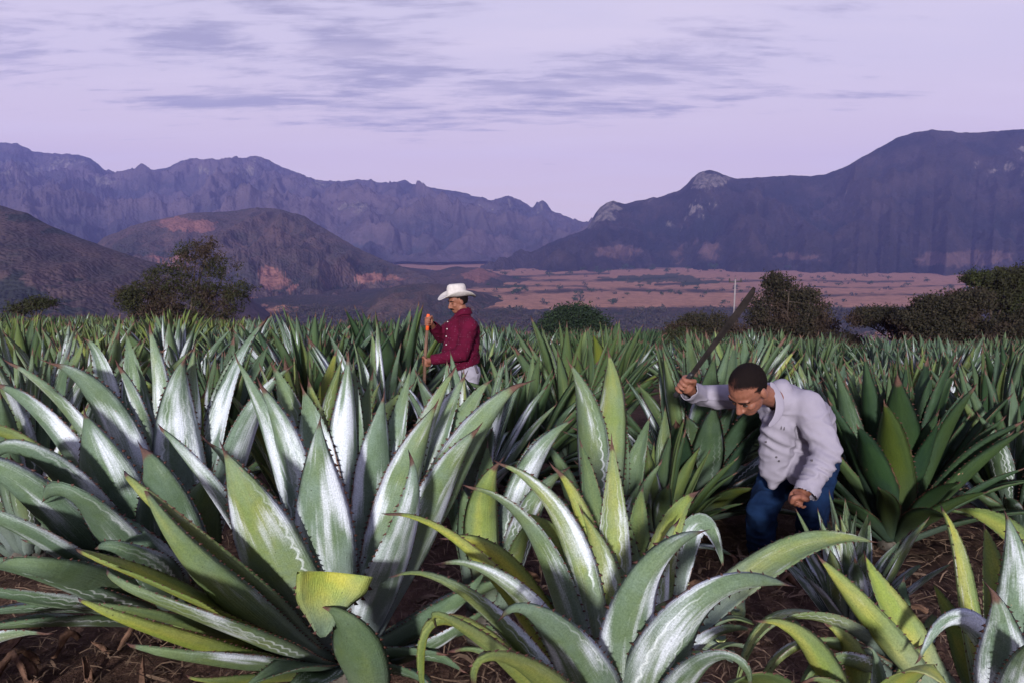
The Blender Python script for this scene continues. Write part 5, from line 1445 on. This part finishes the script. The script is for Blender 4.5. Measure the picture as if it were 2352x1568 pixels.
nt.links.new(MX(nt, hm, (0.008, 0.005, 0.005), (0.13, 0.05, 0.035)), b.inputs['Base Color']); b.inputs['Roughness'].default_value = 0.85; b.inputs['Specular IOR Level'].default_value = 0.08
nt.links.new(ND(nt, 'ShaderNodeBump', {'Strength': 0.9, 'Distance': 0.004, 'Height': n}).outputs[0], b.inputs['Normal'])
M_hair = m_hair
M_eye = simple_mat('dark_eye', (0.030, 0.018, 0.014), 0.4, 0.4, 0.3, 40)
M_shirt1 = cloth_mat('pale_violet_shirt', (0.26, 0.235, 0.285), 1000, 0.06)
M_jeans = cloth_mat('dark_blue_denim', (0.005, 0.015, 0.046), 700, 0.35, extra=(0.008, 0.027, 0.075))
M_shirt2 = cloth_mat('dotted_maroon_shirt', (0.075, 0.003, 0.018), 900, 0.2, dots=(46.0, 0.13, (0.40, 0.20, 0.30)))
M_pants2 = cloth_mat('pale_grey_trousers', (0.27, 0.25, 0.30), 900, 0.1)
M_hat = simple_mat('cream_straw_hat', (0.46, 0.42, 0.40), 0.85, 0.15, 0.10, 30.0, 0.35, 260)
M_button = simple_mat('dark_button', (0.05, 0.04, 0.05), 0.5, 0.4)
M_boot = simple_mat('brown_boot', (0.05, 0.032, 0.024), 0.7, 0.3)
M_blade = simple_mat('dull_machete_steel', (0.016, 0.012, 0.012), 0.75, 0.15, 0.5, 14.0, 0.2, 60)
M_grip = simple_mat('black_machete_grip', (0.010, 0.009, 0.010), 0.5, 0.4)
M_wood = simple_mat('worn_wooden_handle', (0.12, 0.066, 0.045), 0.75, 0.25, 0.35, 9.0, 0.4, 50)
M_orange = simple_mat('orange_tape', (0.72, 0.105, 0.03), 0.6, 0.3, 0.1)

# ---- the man bending forward with a raised machete
Ym = 4.4
g0 = P(1830, 1100, Ym); base1 = Vector((g0.x, Ym, gnd(g0.x, Ym)))
man = empty('person', base1); tag(man, 'bending man in pale violet shirt and blue jeans raising a machete', 'person')
J = {k: np.array(P(*v)) for k, v in dict(
    head=(1717, 893, 4.05), neck=(1790, 915, 4.22), chest=(1805, 935, 4.30), rsh=(1742, 912, 4.46), lsh=(1853, 930, 4.20),
    relb=(1612, 908, 4.60), rwri=(1580, 893, 4.40), rhand=(1566, 880, 4.34), lelb=(1900, 1035, 4.08), lwri=(1856, 1122, 3.98), lhand=(1838, 1140, 3.96),
    belly=(1828, 1010, 4.44), pelv=(1848, 1058, 4.58), rhip=(1798, 1066, 4.66), lhip=(1882, 1062, 4.52),
    rkne=(1750, 1172, 4.40), rank=(1745, 1300, 4.52), lkne=(1866, 1180, 4.30), lank=(1858, 1302, 4.58)).items()}
for a_ in ('rank', 'lank'): J[a_][2] = gnd(J[a_][0], J[a_][1]) + 0.09
FD = np.array((-0.64, -0.38, -0.86)); FD /= np.linalg.norm(FD); UD = np.array((-0.35, -0.45, 0.83)); UD -= FD * np.dot(UD, FD); UD /= np.linalg.norm(UD)
hp, hat_, hax = head_parts(J['head'], FD, UD, 1.13)
mach_top = np.array(P(1735, 662, 4.10)); mach_grip = np.array(P(1590, 872, 4.32))
mdir = mach_top - mach_grip; mdir /= np.linalg.norm(mdir)
gripc = np.array(P(1570, 884, 4.33)); mach_grip = gripc
mdir = mach_top - gripc; mdir /= np.linalg.norm(mdir)
body = list(hp)
body += chain([J['head'] - UD * 0.06 - FD * 0.03, J['neck'] + np.array([0.01, 0.01, -0.01]), J['chest']], [0.058, 0.050, 0.09])
body += chain([J['rsh'], J['chest'], J['lsh']], [0.058, 0.10, 0.058]) + chain([J['chest'], J['belly'], J['pelv']], [0.105, 0.11, 0.12])
body += chain([J['rhip'], J['pelv'], J['lhip']], [0.10, 0.12, 0.10])
body += chain([J['rsh'], J['relb'], J['rwri'], gripc + (J['rwri'] - gripc) * 0.3], [0.050, 0.042, 0.029, 0.028])
body += chain([J['lsh'], J['lelb'], J['lwri'], J['lhand']], [0.050, 0.043, 0.030, 0.030])
for s_ in 'rl':
    body += chain([J[s_ + 'hip'], J[s_ + 'kne'], J[s_ + 'ank']], [0.092, 0.062, 0.040])
    a_ = J[s_ + 'ank']; body += chain([a_ + np.array([0, 0.03, -0.045]), a_ + np.array([-0.06, -0.14, -0.055])], [0.035, 0.03])
wv = J['rwri'] - gripc
body += fist(gripc, mdir, wv + np.array((-0.02, -0.03, 0.0)), 1.08, 0.014)
lax = np.array([-0.75, -0.2, 0.35])
body += fist(J['lhand'] + np.array([-0.012, -0.01, -0.02]), lax, (J['lwri'] - J['lhand']) + np.array([0.02, -0.02, 0.03]), 1.05, 0.010)
me = remesh(body, 0.0048, 3, 0.45)
A = verts(me); f_, u_, l_ = hax                       # eye sockets pressed in under the brow
for sg in (1, -1):
    e = hat_(0.085, 0.0, 0.032 * sg); d2 = np.sum((A - e) ** 2, 1); A -= f_ * (0.011 * np.exp(-d2 / 0.016 ** 2))[:, None]
setv(me, A); finish(me, m_skin, 'body', man, base1)
head_extras(hat_, hax, man, base1, None, 1.13)
# hair: thousands of short strands on the scalp, receding above the temples and thin on top
rgh = np.random.default_rng(31); nS = 60000
d = rgh.normal(size=(nS, 3)); d /= np.linalg.norm(d, axis=1)[:, None]
rel = np.outer(d[:, 0], f_ * 0.1105) + np.outer(d[:, 1], l_ * 0.0868) + np.outer(d[:, 2], u_ * 0.1105) + (f_ * -0.0136 + u_ * 0.0249)
fa = rel @ f_; ua = rel @ u_; la = rel @ l_
line = 0.060 - 0.62 * np.abs(la)
lim = np.where(ua > 0.055, line + (ua - 0.055) * 0.55, 0.006 + 0.5 * np.maximum(0, ua))
mrg = np.minimum(lim - fa, ua + 0.060 - 0.35 * (fa + 0.1))
dens = np.clip(mrg / 0.022, 0, 1) * (1 - 0.6 * np.clip((fa + 0.01) / 0.05, 0, 1) * np.clip(1 - np.abs(la + 0.012) / 0.04, 0, 1))
keep = rgh.random(nS) < dens
rel = rel[keep]; nrm = d[keep][:, 0:1] * f_ / 0.11 + d[keep][:, 1:2] * l_ / 0.087 + d[keep][:, 2:3] * u_ / 0.11
nrm /= np.linalg.norm(nrm, axis=1)[:, None]
p0 = rel + np.array(hat_(0, 0, 0)) - np.array(base1) - nrm * 0.002
gd = nrm * 0.28 - f_ * 0.25 - u_ * 0.35 + rgh.normal(size=p0.shape) * 0.22; gd /= np.linalg.norm(gd, axis=1)[:, None]
sw = np.cross(gd, rgh.normal(size=p0.shape)); sw /= np.linalg.norm(sw, axis=1)[:, None]; ln = rgh.uniform(0.005, 0.010, (len(p0), 1))
V = np.stack([p0 - sw * 0.0013, p0 + sw * 0.0013, p0 + gd * ln], 1).reshape(-1, 3)
hm_ = tri_mesh('hair', V, np.arange(len(V)).reshape(-1, 3)); attr(hm_, 'thin', np.zeros(len(V)))
hair_o = link('hair', hm_, M_hair, man)
# darker stubble on the scalp under the strands, fading out at the hairline
V, F = ell_geo(f_ * -0.0136 + u_ * 0.0249, [f_ * 0.1122, l_ * 0.0882, u_ * 0.1122], 96, 64)
sm_ = new_mesh('scalp_stubble', V, F); A = verts(sm_); fa = A @ f_; ua = A @ u_; la = A @ l_
lim = np.where(ua > 0.055, 0.060 - 0.62 * np.abs(la) + (ua - 0.055) * 0.55, 0.006 + 0.5 * np.maximum(0, ua))
mrg = np.minimum(lim - fa, ua + 0.060 - 0.35 * (fa + 0.1)) + 0.004 * n3(A, (70, 70, 70), 3)
dens = np.clip(mrg / 0.026, 0, 1) * (1 - 0.5 * np.clip((fa + 0.01) / 0.05, 0, 1) * np.clip(1 - np.abs(la + 0.012) / 0.04, 0, 1))
attr(sm_, 'thin', 1.05 * (1 - dens)); setv(sm_, A + np.array(hat_(0, 0, 0)) - np.array(base1)); drop_verts(sm_, mrg > 0.0005)
link('scalp_stubble', sm_, M_hair, hair_o)
# shirt
sp1 = chain([J['rsh'] + np.array([0.02, 0, 0.0]), J['chest'], J['lsh']], [0.088, 0.135, 0.088])
sp1 += chain([J['neck'] + np.array([0.03, 0.02, -0.02]), J['chest']], [0.085, 0.13])
sp1 += chain([J['neck'] + np.array([0.02, 0.015, -0.01]), np.array(P(1794, 896, 4.23))], [0.086, 0.066])
sp1 += chain([J['chest'] + np.array([0.0, 0.02, -0.02]), J['belly'], J['pelv'] + np.array([0, -0.02, 0.0])], [0.136, 0.148, 0.152])
back = np.array(P(1880, 960, 4.40)); sp1 += chain([J['lsh'], back, J['lhip'] + np.array([0.0, 0, 0.06])], [0.08, 0.09, 0.095])
hemL = np.array(P(1778, 1075, 4.34)); hemR = np.array(P(1842, 1085, 4.26))
sp1 += chain([J['chest'] + np.array([-0.05, -0.05, -0.08]), np.array(P(1785, 1010, 4.30)), hemL, np.array(P(1776, 1112, 4.33))], [0.09, 0.10, 0.085, 0.03])
sp1 += chain([J['belly'] + np.array([0.04, -0.06, 0]), hemR, np.array(P(1843, 1128, 4.25))], [0.11, 0.085, 0.03])
sp1 += chain([J['rsh'], J['relb'], J['rwri'] + (J['rwri'] - J['relb']) * 0.02], [0.085, 0.066, 0.054])
sp1 += chain([J['lsh'], J['lelb'], J['lwri'] + (J['lwri'] - J['lelb']) * 0.12], [0.088, 0.078, 0.060])
me = remesh(sp1, 0.0075, 8, 0.5)
wrinkle(me, 0.0065, (6, 6, 13), (16, 16, 22), 2.0)
# creases stacked along the bent forearm and across the waist
A = verts(me); N_ = vnorm(me)
fd = J['lwri'] - J['lelb']; fl = np.linalg.norm(fd); fd /= fl; q = (A - J['lelb']) @ fd; rad = np.linalg.norm((A - J['lelb']) - np.outer(q, fd), axis=1)
w_ = np.exp(-(rad / 0.095) ** 4) * np.clip(q / 0.03, 0, 1) * np.clip((fl * 1.1 - q) / 0.05, 0, 1)
rg_ = np.clip(1 - np.abs(np.array([mnoise.noise(Vector((qq * 24, p[0] * 5, p[2] * 5 + 3))) for qq, p in zip(q, A)])) * 3.2, 0, 1) ** 1.4
A = A + N_ * (0.013 * (rg_ - 0.35) * w_)[:, None]
wd_ = np.exp(-((A @ np.array([0.35, 0, 1.0]) - (J['belly'] @ np.array([0.35, 0, 1.0]))) / 0.10) ** 2)
A = A + N_ * (0.006 * np.sin((A @ np.array([0.45, 0.2, 1.0])) * 105 + 3 * n3(A, (7, 7, 7), 7)) * wd_)[:, None]
setv(me, A)
# open V at the throat and open ends at wrist and hem
q1 = (A - J['rwri']) @ ((J['rwri'] - J['relb']) / np.linalg.norm(J['rwri'] - J['relb']))
near_r = np.linalg.norm(A - J['rwri'], axis=1) < 0.11
q2 = (A - J['lwri']) @ fd; near_l = np.linalg.norm(A - J['lwri'], axis=1) < 0.12
nk = J['neck'] + np.array([-0.075, -0.045, -0.015]); near_n = np.linalg.norm(A - nk, axis=1) < 0.062
keep = ~((near_r & (q1 > 0.005)) | (near_l & (q2 > 0.035)) | near_n)
drop_verts(me, keep); so = finish(me, M_shirt1, 'shirt', man, base1)
sol = so.modifiers.new('cloth', 'SOLIDIFY'); sol.thickness = 0.004; sol.offset = -1
# collar flap
cp = [np.array(P(1772, 868, 4.16)), np.array(P(1802, 905, 4.13)), np.array(P(1806, 945, 4.10)), np.array(P(1786, 972, 4.08)), np.array(P(1767, 985, 4.06))]
cq = [np.array(P(1764, 878, 4.13)), np.array(P(1785, 915, 4.10)), np.array(P(1780, 950, 4.075)), np.array(P(1772, 965, 4.07)), np.array(P(1764, 975, 4.05))]
V = []
for a_, b_ in zip(cp, cq): V += [a_ - np.array(base1), b_ - np.array(base1)]
F = [(2 * i, 2 * i + 1, 2 * i + 3, 2 * i + 2) for i in range(4)]
co = link('collar', new_mesh('collar', V, F), M_shirt1, so); sol = co.modifiers.new('cloth', 'SOLIDIFY'); sol.thickness = 0.007
ss = co.modifiers.new('soft', 'SUBSURF'); ss.levels = 2; ss.render_levels = 2


def on_surface(px, py, me_obj, origin, Yguess):
    """point of a mesh that lies under a picture position"""
    A = verts(me_obj.data) + np.array(origin); qx, qy = proj((A[:, 0], A[:, 1], A[:, 2]))
    d = (qx - px) ** 2 + (qy - py) ** 2; k = np.where(d < 30)[0]
    if len(k) == 0: k = [np.argmin(d)]
    return A[k[np.argmin(A[k, 1])]]


for (bx_, by_) in ((1753, 1012), (1777, 1048), (1787, 1062), (1860, 1052)):
    p = on_surface(bx_, by_, so, base1, 4.2) + np.array([0, -0.006, 0]) - np.array(base1)
    V, F = ell_geo(p, [np.array([0.006, 0, 0]), np.array([0, 0.003, 0]), np.array([0, 0, 0.006])], 10, 6); link('button', new_mesh('button', V, F), M_button, so)
for dx in (0, 5):      # small dark twin mark on the chest pocket
    p = on_surface(1791 + dx, 984, so, base1, 4.2) + np.array([0, -0.004, 0]) - np.array(base1)
    V, F = ell_geo(p, [np.array([0.003, 0, 0]), np.array([0, 0.003, 0]), np.array([0.001, 0, 0.010])], 8, 6); link('chest_mark', new_mesh('chest_mark', V, F), M_button, so)
# jeans
tp = chain([J['rhip'], J['pelv'], J['lhip']], [0.118, 0.135, 0.118])
for s_ in 'rl':
    a_ = J[s_ + 'ank']; tp += chain([J[s_ + 'hip'], J[s_ + 'kne'], a_ + np.array([0, 0, 0.0])], [0.112, 0.090, 0.078])
me = remesh(tp, 0.008, 8, 0.5); wrinkle(me, 0.008, (10, 10, 16), (26, 26, 40), 6.0)
A = verts(me); keep = np.ones(len(A), bool)
for s_ in 'rl': keep &= ~((np.linalg.norm((A - J[s_ + 'ank'])[:, :2], axis=1) < 0.14) & (A[:, 2] < J[s_ + 'ank'][2] - 0.07))
drop_verts(me, keep); finish(me, M_jeans, 'trousers', man, base1)
for s_ in 'rl':
    a_ = J[s_ + 'ank']; bt = chain([a_ + np.array([0, 0.05, -0.045]), a_ + np.array([-0.05, -0.10, -0.05]), a_ + np.array([-0.08, -0.19, -0.055])], [0.048, 0.045, 0.035]) + chain([a_ + np.array([0, 0, 0.03]), a_ + np.array([0, 0, -0.04])], [0.05, 0.05])
    finish(remesh(bt, 0.008, 4), M_boot, 'boot', man, base1)
# machete, held in the raised fist
mo = empty('machete', gripc); tag(mo, 'long dark machete raised in the fist of the bending man', 'machete')
a_ = mdir; wdir = np.cross(a_, gripc - np.array((0, 0, CAM_Z))); wdir /= np.linalg.norm(wdir); wdir = wdir * math.copysign(1, wdir[0]) + np.array([0, 0.3, 0]); wdir -= a_ * np.dot(wdir, a_); wdir /= np.linalg.norm(wdir); tdir = np.cross(a_, wdir)
V, F = join(chain([-a_ * 0.075, -a_ * 0.02, a_ * 0.075], [0.015, 0.0135, 0.016])); link('grip', new_mesh('grip', V, F), M_grip, mo)
L = np.linalg.norm(mach_top - gripc); V = []; F = []
rows = [(0.065, 0.014, 0.012), (0.10, 0.016, 0.013), (0.25, 0.017, 0.014), (0.40, 0.021, 0.015), (L - 0.10, 0.023, 0.016), (L - 0.03, 0.016, 0.015), (L, 0.002, 0.014)]
for (d, w1, w2) in rows:
    V += [a_ * d + wdir * w1, a_ * d + tdir * 0.0018, a_ * d - wdir * w2, a_ * d - tdir * 0.0018]
for i in range(len(rows) - 1):
    for k in range(4): F.append((4 * i + k, 4 * i + (k + 1) % 4, 4 * i + 4 + (k + 1) % 4, 4 * i + 4 + k))
F.append((3, 2, 1, 0)); n_ = 4 * (len(rows) - 1); F.append((n_, n_ + 1, n_ + 2, n_ + 3))
link('blade', new_mesh('blade', V, F, smooth=False), M_blade, mo)

# ---- the man in the white hat, digging with a long-handled tool
Yh = 8.0
g0 = P(1062, 800, Yh); base2 = Vector((g0.x, Yh, gnd(g0.x, Yh)))
man2 = empty('person', base2); tag(man2, 'standing man in white cowboy hat and dotted maroon shirt holding a tool', 'person')
K = {k: np.array(P(*v)) for k, v in dict(
    head=(1051, 691, 8.0), neck=(1064, 722, 8.02), chest=(1060, 760, 8.0), nsh=(1078, 748, 7.84), fsh=(1040, 750, 8.17), belly=(1058, 808, 7.98), pelv=(1066, 850, 8.02),
    nelb=(1062, 812, 7.74), nwri=(993, 827, 7.84), nhand=(978, 833, 7.86), felb=(1012, 772, 8.25), fwri=(992, 747, 8.02), fhand=(983, 738, 7.98),
    nhip=(1078, 858, 7.93), fhip=(1052, 858, 8.12)).items()}
K['nkne'] = np.array([K['nhip'][0] - 0.04, 7.90, base2.z + 0.50]); K['nank'] = np.array([K['nhip'][0] + 0.02, 7.98, base2.z + 0.09])
K['fkne'] = np.array([K['fhip'][0] - 0.05, 8.12, base2.z + 0.50]); K['fank'] = np.array([K['fhip'][0] - 0.03, 8.20, base2.z + 0.09])
hp, hat2, hax2 = head_parts(K['head'], (-0.86, -0.42, -0.30), (-0.18, -0.10, 1.0), 0.98)
ptop = np.array(P(984, 722, 7.93)); pbot = np.array(P(964, 1015, 7.90)); pd = ptop - pbot; pl = np.linalg.norm(pd); pd /= pl
gA = pbot + pd * np.dot(K['fhand'] - pbot, pd); gB = pbot + pd * np.dot(K['nhand'] - pbot, pd)
body = list(hp) + chain([K['head'] + np.array([0.03, 0.0, -0.07]), K['neck'], K['chest']], [0.058, 0.064, 0.10])
body += chain([K['nsh'], K['chest'], K['fsh']], [0.07, 0.12, 0.07]) + chain([K['chest'], K['belly'], K['pelv']], [0.14, 0.155, 0.13]) + chain([K['nhip'], K['pelv'], K['fhip']], [0.1, 0.12, 0.1])
body += chain([K['nsh'], K['nelb'], K['nwri'], gB + (K['nwri'] - gB) * 0.45], [0.055, 0.043, 0.030, 0.028]) + chain([K['fsh'], K['felb'], K['fwri'], gA + (K['fwri'] - gA) * 0.45], [0.055, 0.043, 0.030, 0.028])
for s_ in 'nf':
    body += chain([K[s_ + 'hip'], K[s_ + 'kne'], K[s_ + 'ank']], [0.09, 0.06, 0.04]); a_ = K[s_ + 'ank']; body += chain([a_ + np.array([0.03, 0, -0.05]), a_ + np.array([-0.14, -0.05, -0.055])], [0.033, 0.028])
body += fist(gA, pd, K['fwri'] - gA, 1.0, 0.017) + fist(gB, pd, K['nwri'] - gB, 1.0, 0.017)
me = remesh(body, 0.0055, 3, 0.45)
A = verts(me); f_, u_, l_ = hax2
for sg in (1, -1):
    e = hat2(0.085, 0.0, 0.032 * sg); d2 = np.sum((A - e) ** 2, 1); A -= f_ * (0.010 * np.exp(-d2 / 0.016 ** 2))[:, None]
setv(me, A); finish(me, m_skin, 'body', man2, base2)
head_extras(hat2, hax2, man2, base2, None, 0.98, True)
V, F = ell_geo(hat2(-0.016, 0.012, 0), [f_ * 0.098, l_ * 0.0825, u_ * 0.098], 40, 26)
hm_ = new_mesh('hair', V, F); A = verts(hm_); rel = A - np.array(hat2(0, 0, 0)); fa = rel @ f_; ua = rel @ u_
attr(hm_, 'thin', np.zeros(len(A))); drop_verts(hm_, (fa < 0.03 + 0.2 * ua) & (ua > -0.05) & ((fa < 0.004) | (ua > 0.03))); finish(hm_, M_hair, 'hair', man2, base2)
# shirt
sp2 = chain([K['nsh'], K['chest'], K['fsh']], [0.086, 0.150, 0.086]) + chain([K['neck'] + np.array([0.0, 0, -0.03]), K['chest']], [0.085, 0.14])
sp2 += chain([K['chest'], K['belly'], K['pelv'] + np.array([0, 0, 0.02]), K['pelv'] + np.array([0, 0, -0.10])], [0.170, 0.190, 0.178, 0.172])
sp2 += chain([K['chest'] + np.array([0.06, 0, 0]), K['belly'] + np.array([0.05, 0, 0])], [0.13, 0.14])
sp2 += chain([K['nsh'], K['nelb'], K['nwri']], [0.086, 0.074, 0.052]) + chain([K['fsh'], K['felb'], K['fwri']], [0.086, 0.072, 0.052])
me = remesh(sp2, 0.009, 8, 0.5); wrinkle(me, 0.008, (8, 8, 16), (24, 24, 30), 11.0)
A = verts(me)
hem = K['pelv'][2] + 0.035 + 0.10 * np.clip((A[:, 0] - K['pelv'][0]) / 0.2, -1, 1) * 0.6
qn = (A - K['nwri']) @ ((K['nwri'] - K['nelb']) / np.linalg.norm(K['nwri'] - K['nelb'])); qf = (A - K['fwri']) @ ((K['fwri'] - K['felb']) / np.linalg.norm(K['fwri'] - K['felb']))
hd = np.linalg.norm((A - K['pelv'])[:, :2], axis=1) < 0.235
keep = ~((hd & (A[:, 2] < hem) & (A[:, 0] > K['pelv'][0] - 0.24)) | ((np.linalg.norm(A - K['nwri'], axis=1) < 0.09) & (qn > 0)) | ((np.linalg.norm(A - K['fwri'], axis=1) < 0.09) & (qf > 0)) | (np.linalg.norm(A - (K['neck'] + np.array([-0.05, -0.01, 0.04])), axis=1) < 0.07))
drop_verts(me, keep); so2 = finish(me, M_shirt2, 'shirt', man2, base2); sol = so2.modifiers.new('cloth', 'SOLIDIFY'); sol.thickness = 0.005; sol.offset = -1
# collar ring
cn = K['neck'] + np.array([-0.005, 0, 0.035]); V = []; F = []
for i in range(21):
    an = R(-160 + 320 * i / 20 + 180 + 20); d = np.array([math.cos(an), math.sin(an), 0]); zz = 0.03 - 0.045 * max(0, -math.cos(an))
    V += [cn + d * 0.074 + np.array([0, 0, zz]), cn + d * 0.084 + np.array([0, 0, zz - 0.035]), cn + d * 0.098 + np.array([0, 0, zz - 0.06])]
for i in range(20):
    for k in range(2): F.append((3 * i + k, 3 * i + 3 + k, 3 * i + 4 + k, 3 * i + k + 1))
co = link('collar', new_mesh('collar', [v - np.array(base2) for v in V], F), M_shirt2, so2); co.modifiers.new('cloth', 'SOLIDIFY').thickness = 0.006
for (bx_, by_) in ((1026, 735), (1024, 752), (1022, 770), (1021, 790)):
    p = on_surface(bx_, by_, so2, base2, 8) + np.array([-0.004, -0.004, 0]) - np.array(base2)
    V, F = ell_geo(p, [np.array([0.007, 0, 0]), np.array([0, 0.004, 0]), np.array([0, 0, 0.007])], 8, 6); link('button', new_mesh('button', V, F), M_hat, so2)
tp = chain([K['nhip'], K['pelv'], K['fhip']], [0.122, 0.142, 0.122])
for s_ in 'nf': tp += chain([K[s_ + 'hip'], K[s_ + 'kne'], K[s_ + 'ank']], [0.112, 0.088, 0.076])
me = remesh(tp, 0.010, 8, 0.5); wrinkle(me, 0.006, (9, 9, 14), (24, 24, 30), 16.0); finish(me, M_pants2, 'trousers', man2, base2)
V, F = join(chain([K['nhip'] + np.array([0.06, -0.09, 0.10]), K['nhip'] + np.array([0.085, -0.09, 0.03])], [0.008, 0.012])); link('belt_tag', new_mesh('belt_tag', [v - np.array(base2) for v in V], F), M_button, man2)
for s_ in 'nf':
    a_ = K[s_ + 'ank']; bt = chain([a_ + np.array([0.05, 0, -0.045]), a_ + np.array([-0.10, -0.03, -0.05]), a_ + np.array([-0.18, -0.05, -0.055])], [0.046, 0.043, 0.034]) + chain([a_ + np.array([0, 0, 0.03]), a_ + np.array([0, 0, -0.04])], [0.05, 0.05])
    finish(remesh(bt, 0.010, 4), M_boot, 'boot', man2, base2)
# hat: creased crown and a wide brim curled up at the sides
ht_ = empty('cowboy_hat', hat2(-0.006, 0.045, 0)); tag(ht_, 'cream white cowboy hat with curled brim on the standing man', 'hat')
f_ = np.array((-0.90, -0.42, -0.06)); f_ /= np.linalg.norm(f_); u_ = np.array((-0.08, 0.0, 1.0)); u_ -= f_ * np.dot(u_, f_); u_ /= np.linalg.norm(u_); l_ = np.cross(u_, f_); seg = 48


def hp_(r, an, h):
    ca, sa = math.cos(an), math.sin(an); return f_ * (r * 1.14 * ca) + l_ * (r * 0.98 * sa) + u_ * h


V = []; F = []
prof = [(0.091, 0.0), (0.091, 0.012), (0.0895, 0.05), (0.086, 0.09), (0.079, 0.115), (0.064, 0.126), (0.04, 0.122), (0.015, 0.112)]
for (r, h) in prof:
    for k in range(seg):
        an = 2 * math.pi * k / seg; hh = h
        if r < 0.082: hh -= 0.020 * math.exp(-(math.sin(an) * r / 0.018) ** 2) * (0.6 + 0.4 * math.cos(an))      # crease front to back
        rr = r * (1 - 0.10 * math.exp(-((abs(an if an < math.pi else an - 2 * math.pi) - 0.75) / 0.35) ** 2) * min(1, h / 0.09)) if h > 0.03 else r
        V.append(hp_(rr, an, hh))
for i in range(len(prof) - 1):
    for k in range(seg): F.append((i * seg + k, i * seg + (k + 1) % seg, (i + 1) * seg + (k + 1) % seg, (i + 1) * seg + k))
F.append(tuple((len(prof) - 1) * seg + k for k in range(seg)))
o = link('crown', new_mesh('crown', V, F), M_hat, ht_); o.modifiers.new('felt', 'SOLIDIFY').thickness = 0.004
V = []; F = []; rows = [0.089, 0.105, 0.125, 0.145, 0.160, 0.172]
for i, r in enumerate(rows):
    for k in range(seg):
        an = 2 * math.pi * k / seg; e = (r - 0.089) / 0.083; sd_ = abs(math.sin(an))
        V.append(hp_(r * (1 - 0.10 * e * sd_ ** 3), an, 0.002 + 0.060 * e ** 1.8 * sd_ ** 2.2 - 0.022 * e ** 1.5 * max(0, abs(math.cos(an))) ** 3))
for i in range(len(rows) - 1):
    for k in range(seg): F.append((i * seg + k, (i + 1) * seg + k, (i + 1) * seg + (k + 1) % seg, i * seg + (k + 1) % seg))
o = link('brim', new_mesh('brim', V, F), M_hat, ht_); o.modifiers.new('felt', 'SOLIDIFY').thickness = 0.004
V = []; F = []
for (r, h) in ((0.0925, 0.004), (0.0930, 0.018)):
    for k in range(seg): V.append(hp_(r, 2 * math.pi * k / seg, h))
for k in range(seg): F.append((k, (k + 1) % seg, seg + (k + 1) % seg, seg + k))
o = link('hat_band', new_mesh('hat_band', V, F), simple_mat('hat_band_cord', (0.40, 0.33, 0.30), 0.8), ht_); o.modifiers.new('felt', 'SOLIDIFY').thickness = 0.003
# long-handled tool held upright with both hands
tl = empty('digging_tool', Vector(pbot)); tag(tl, 'long wooden tool handle with orange top gripped by the man in the hat', 'tool')
V, F = tube([(0, 0, 0), tuple(pd * pl * 0.3 + np.array([0.012, 0, 0])), tuple(pd * pl * 0.7 + np.array([-0.004, 0, 0])), tuple(pd * (pl - 0.05))], [0.017, 0.018, 0.017, 0.016], 12)
link('handle', new_mesh('handle', V, F), M_wood, tl)
V, F = tube([tuple(pd * (pl - 0.16)), tuple(pd * (pl - 0.02)), tuple(pd * (pl + 0.0))], [0.0185, 0.0185, 0.014], 12); link('orange_top', new_mesh('orange_top', V, F), M_orange, tl)
V = [(-0.07, 0, -0.02), (0.07, 0, -0.02), (0.085, -0.01, -0.12), (0.0, -0.012, -0.16), (-0.085, -0.01, -0.12)]
V += [(x, y + 0.006, z) for x, y, z in V]; F = [(0, 1, 2, 3, 4), (9, 8, 7, 6, 5), (0, 5, 6, 1), (1, 6, 7, 2), (2, 7, 8, 3), (3, 8, 9, 4), (4, 9, 5, 0)]
link('blade', new_mesh('blade', V, F, smooth=False), M_iron, tl)
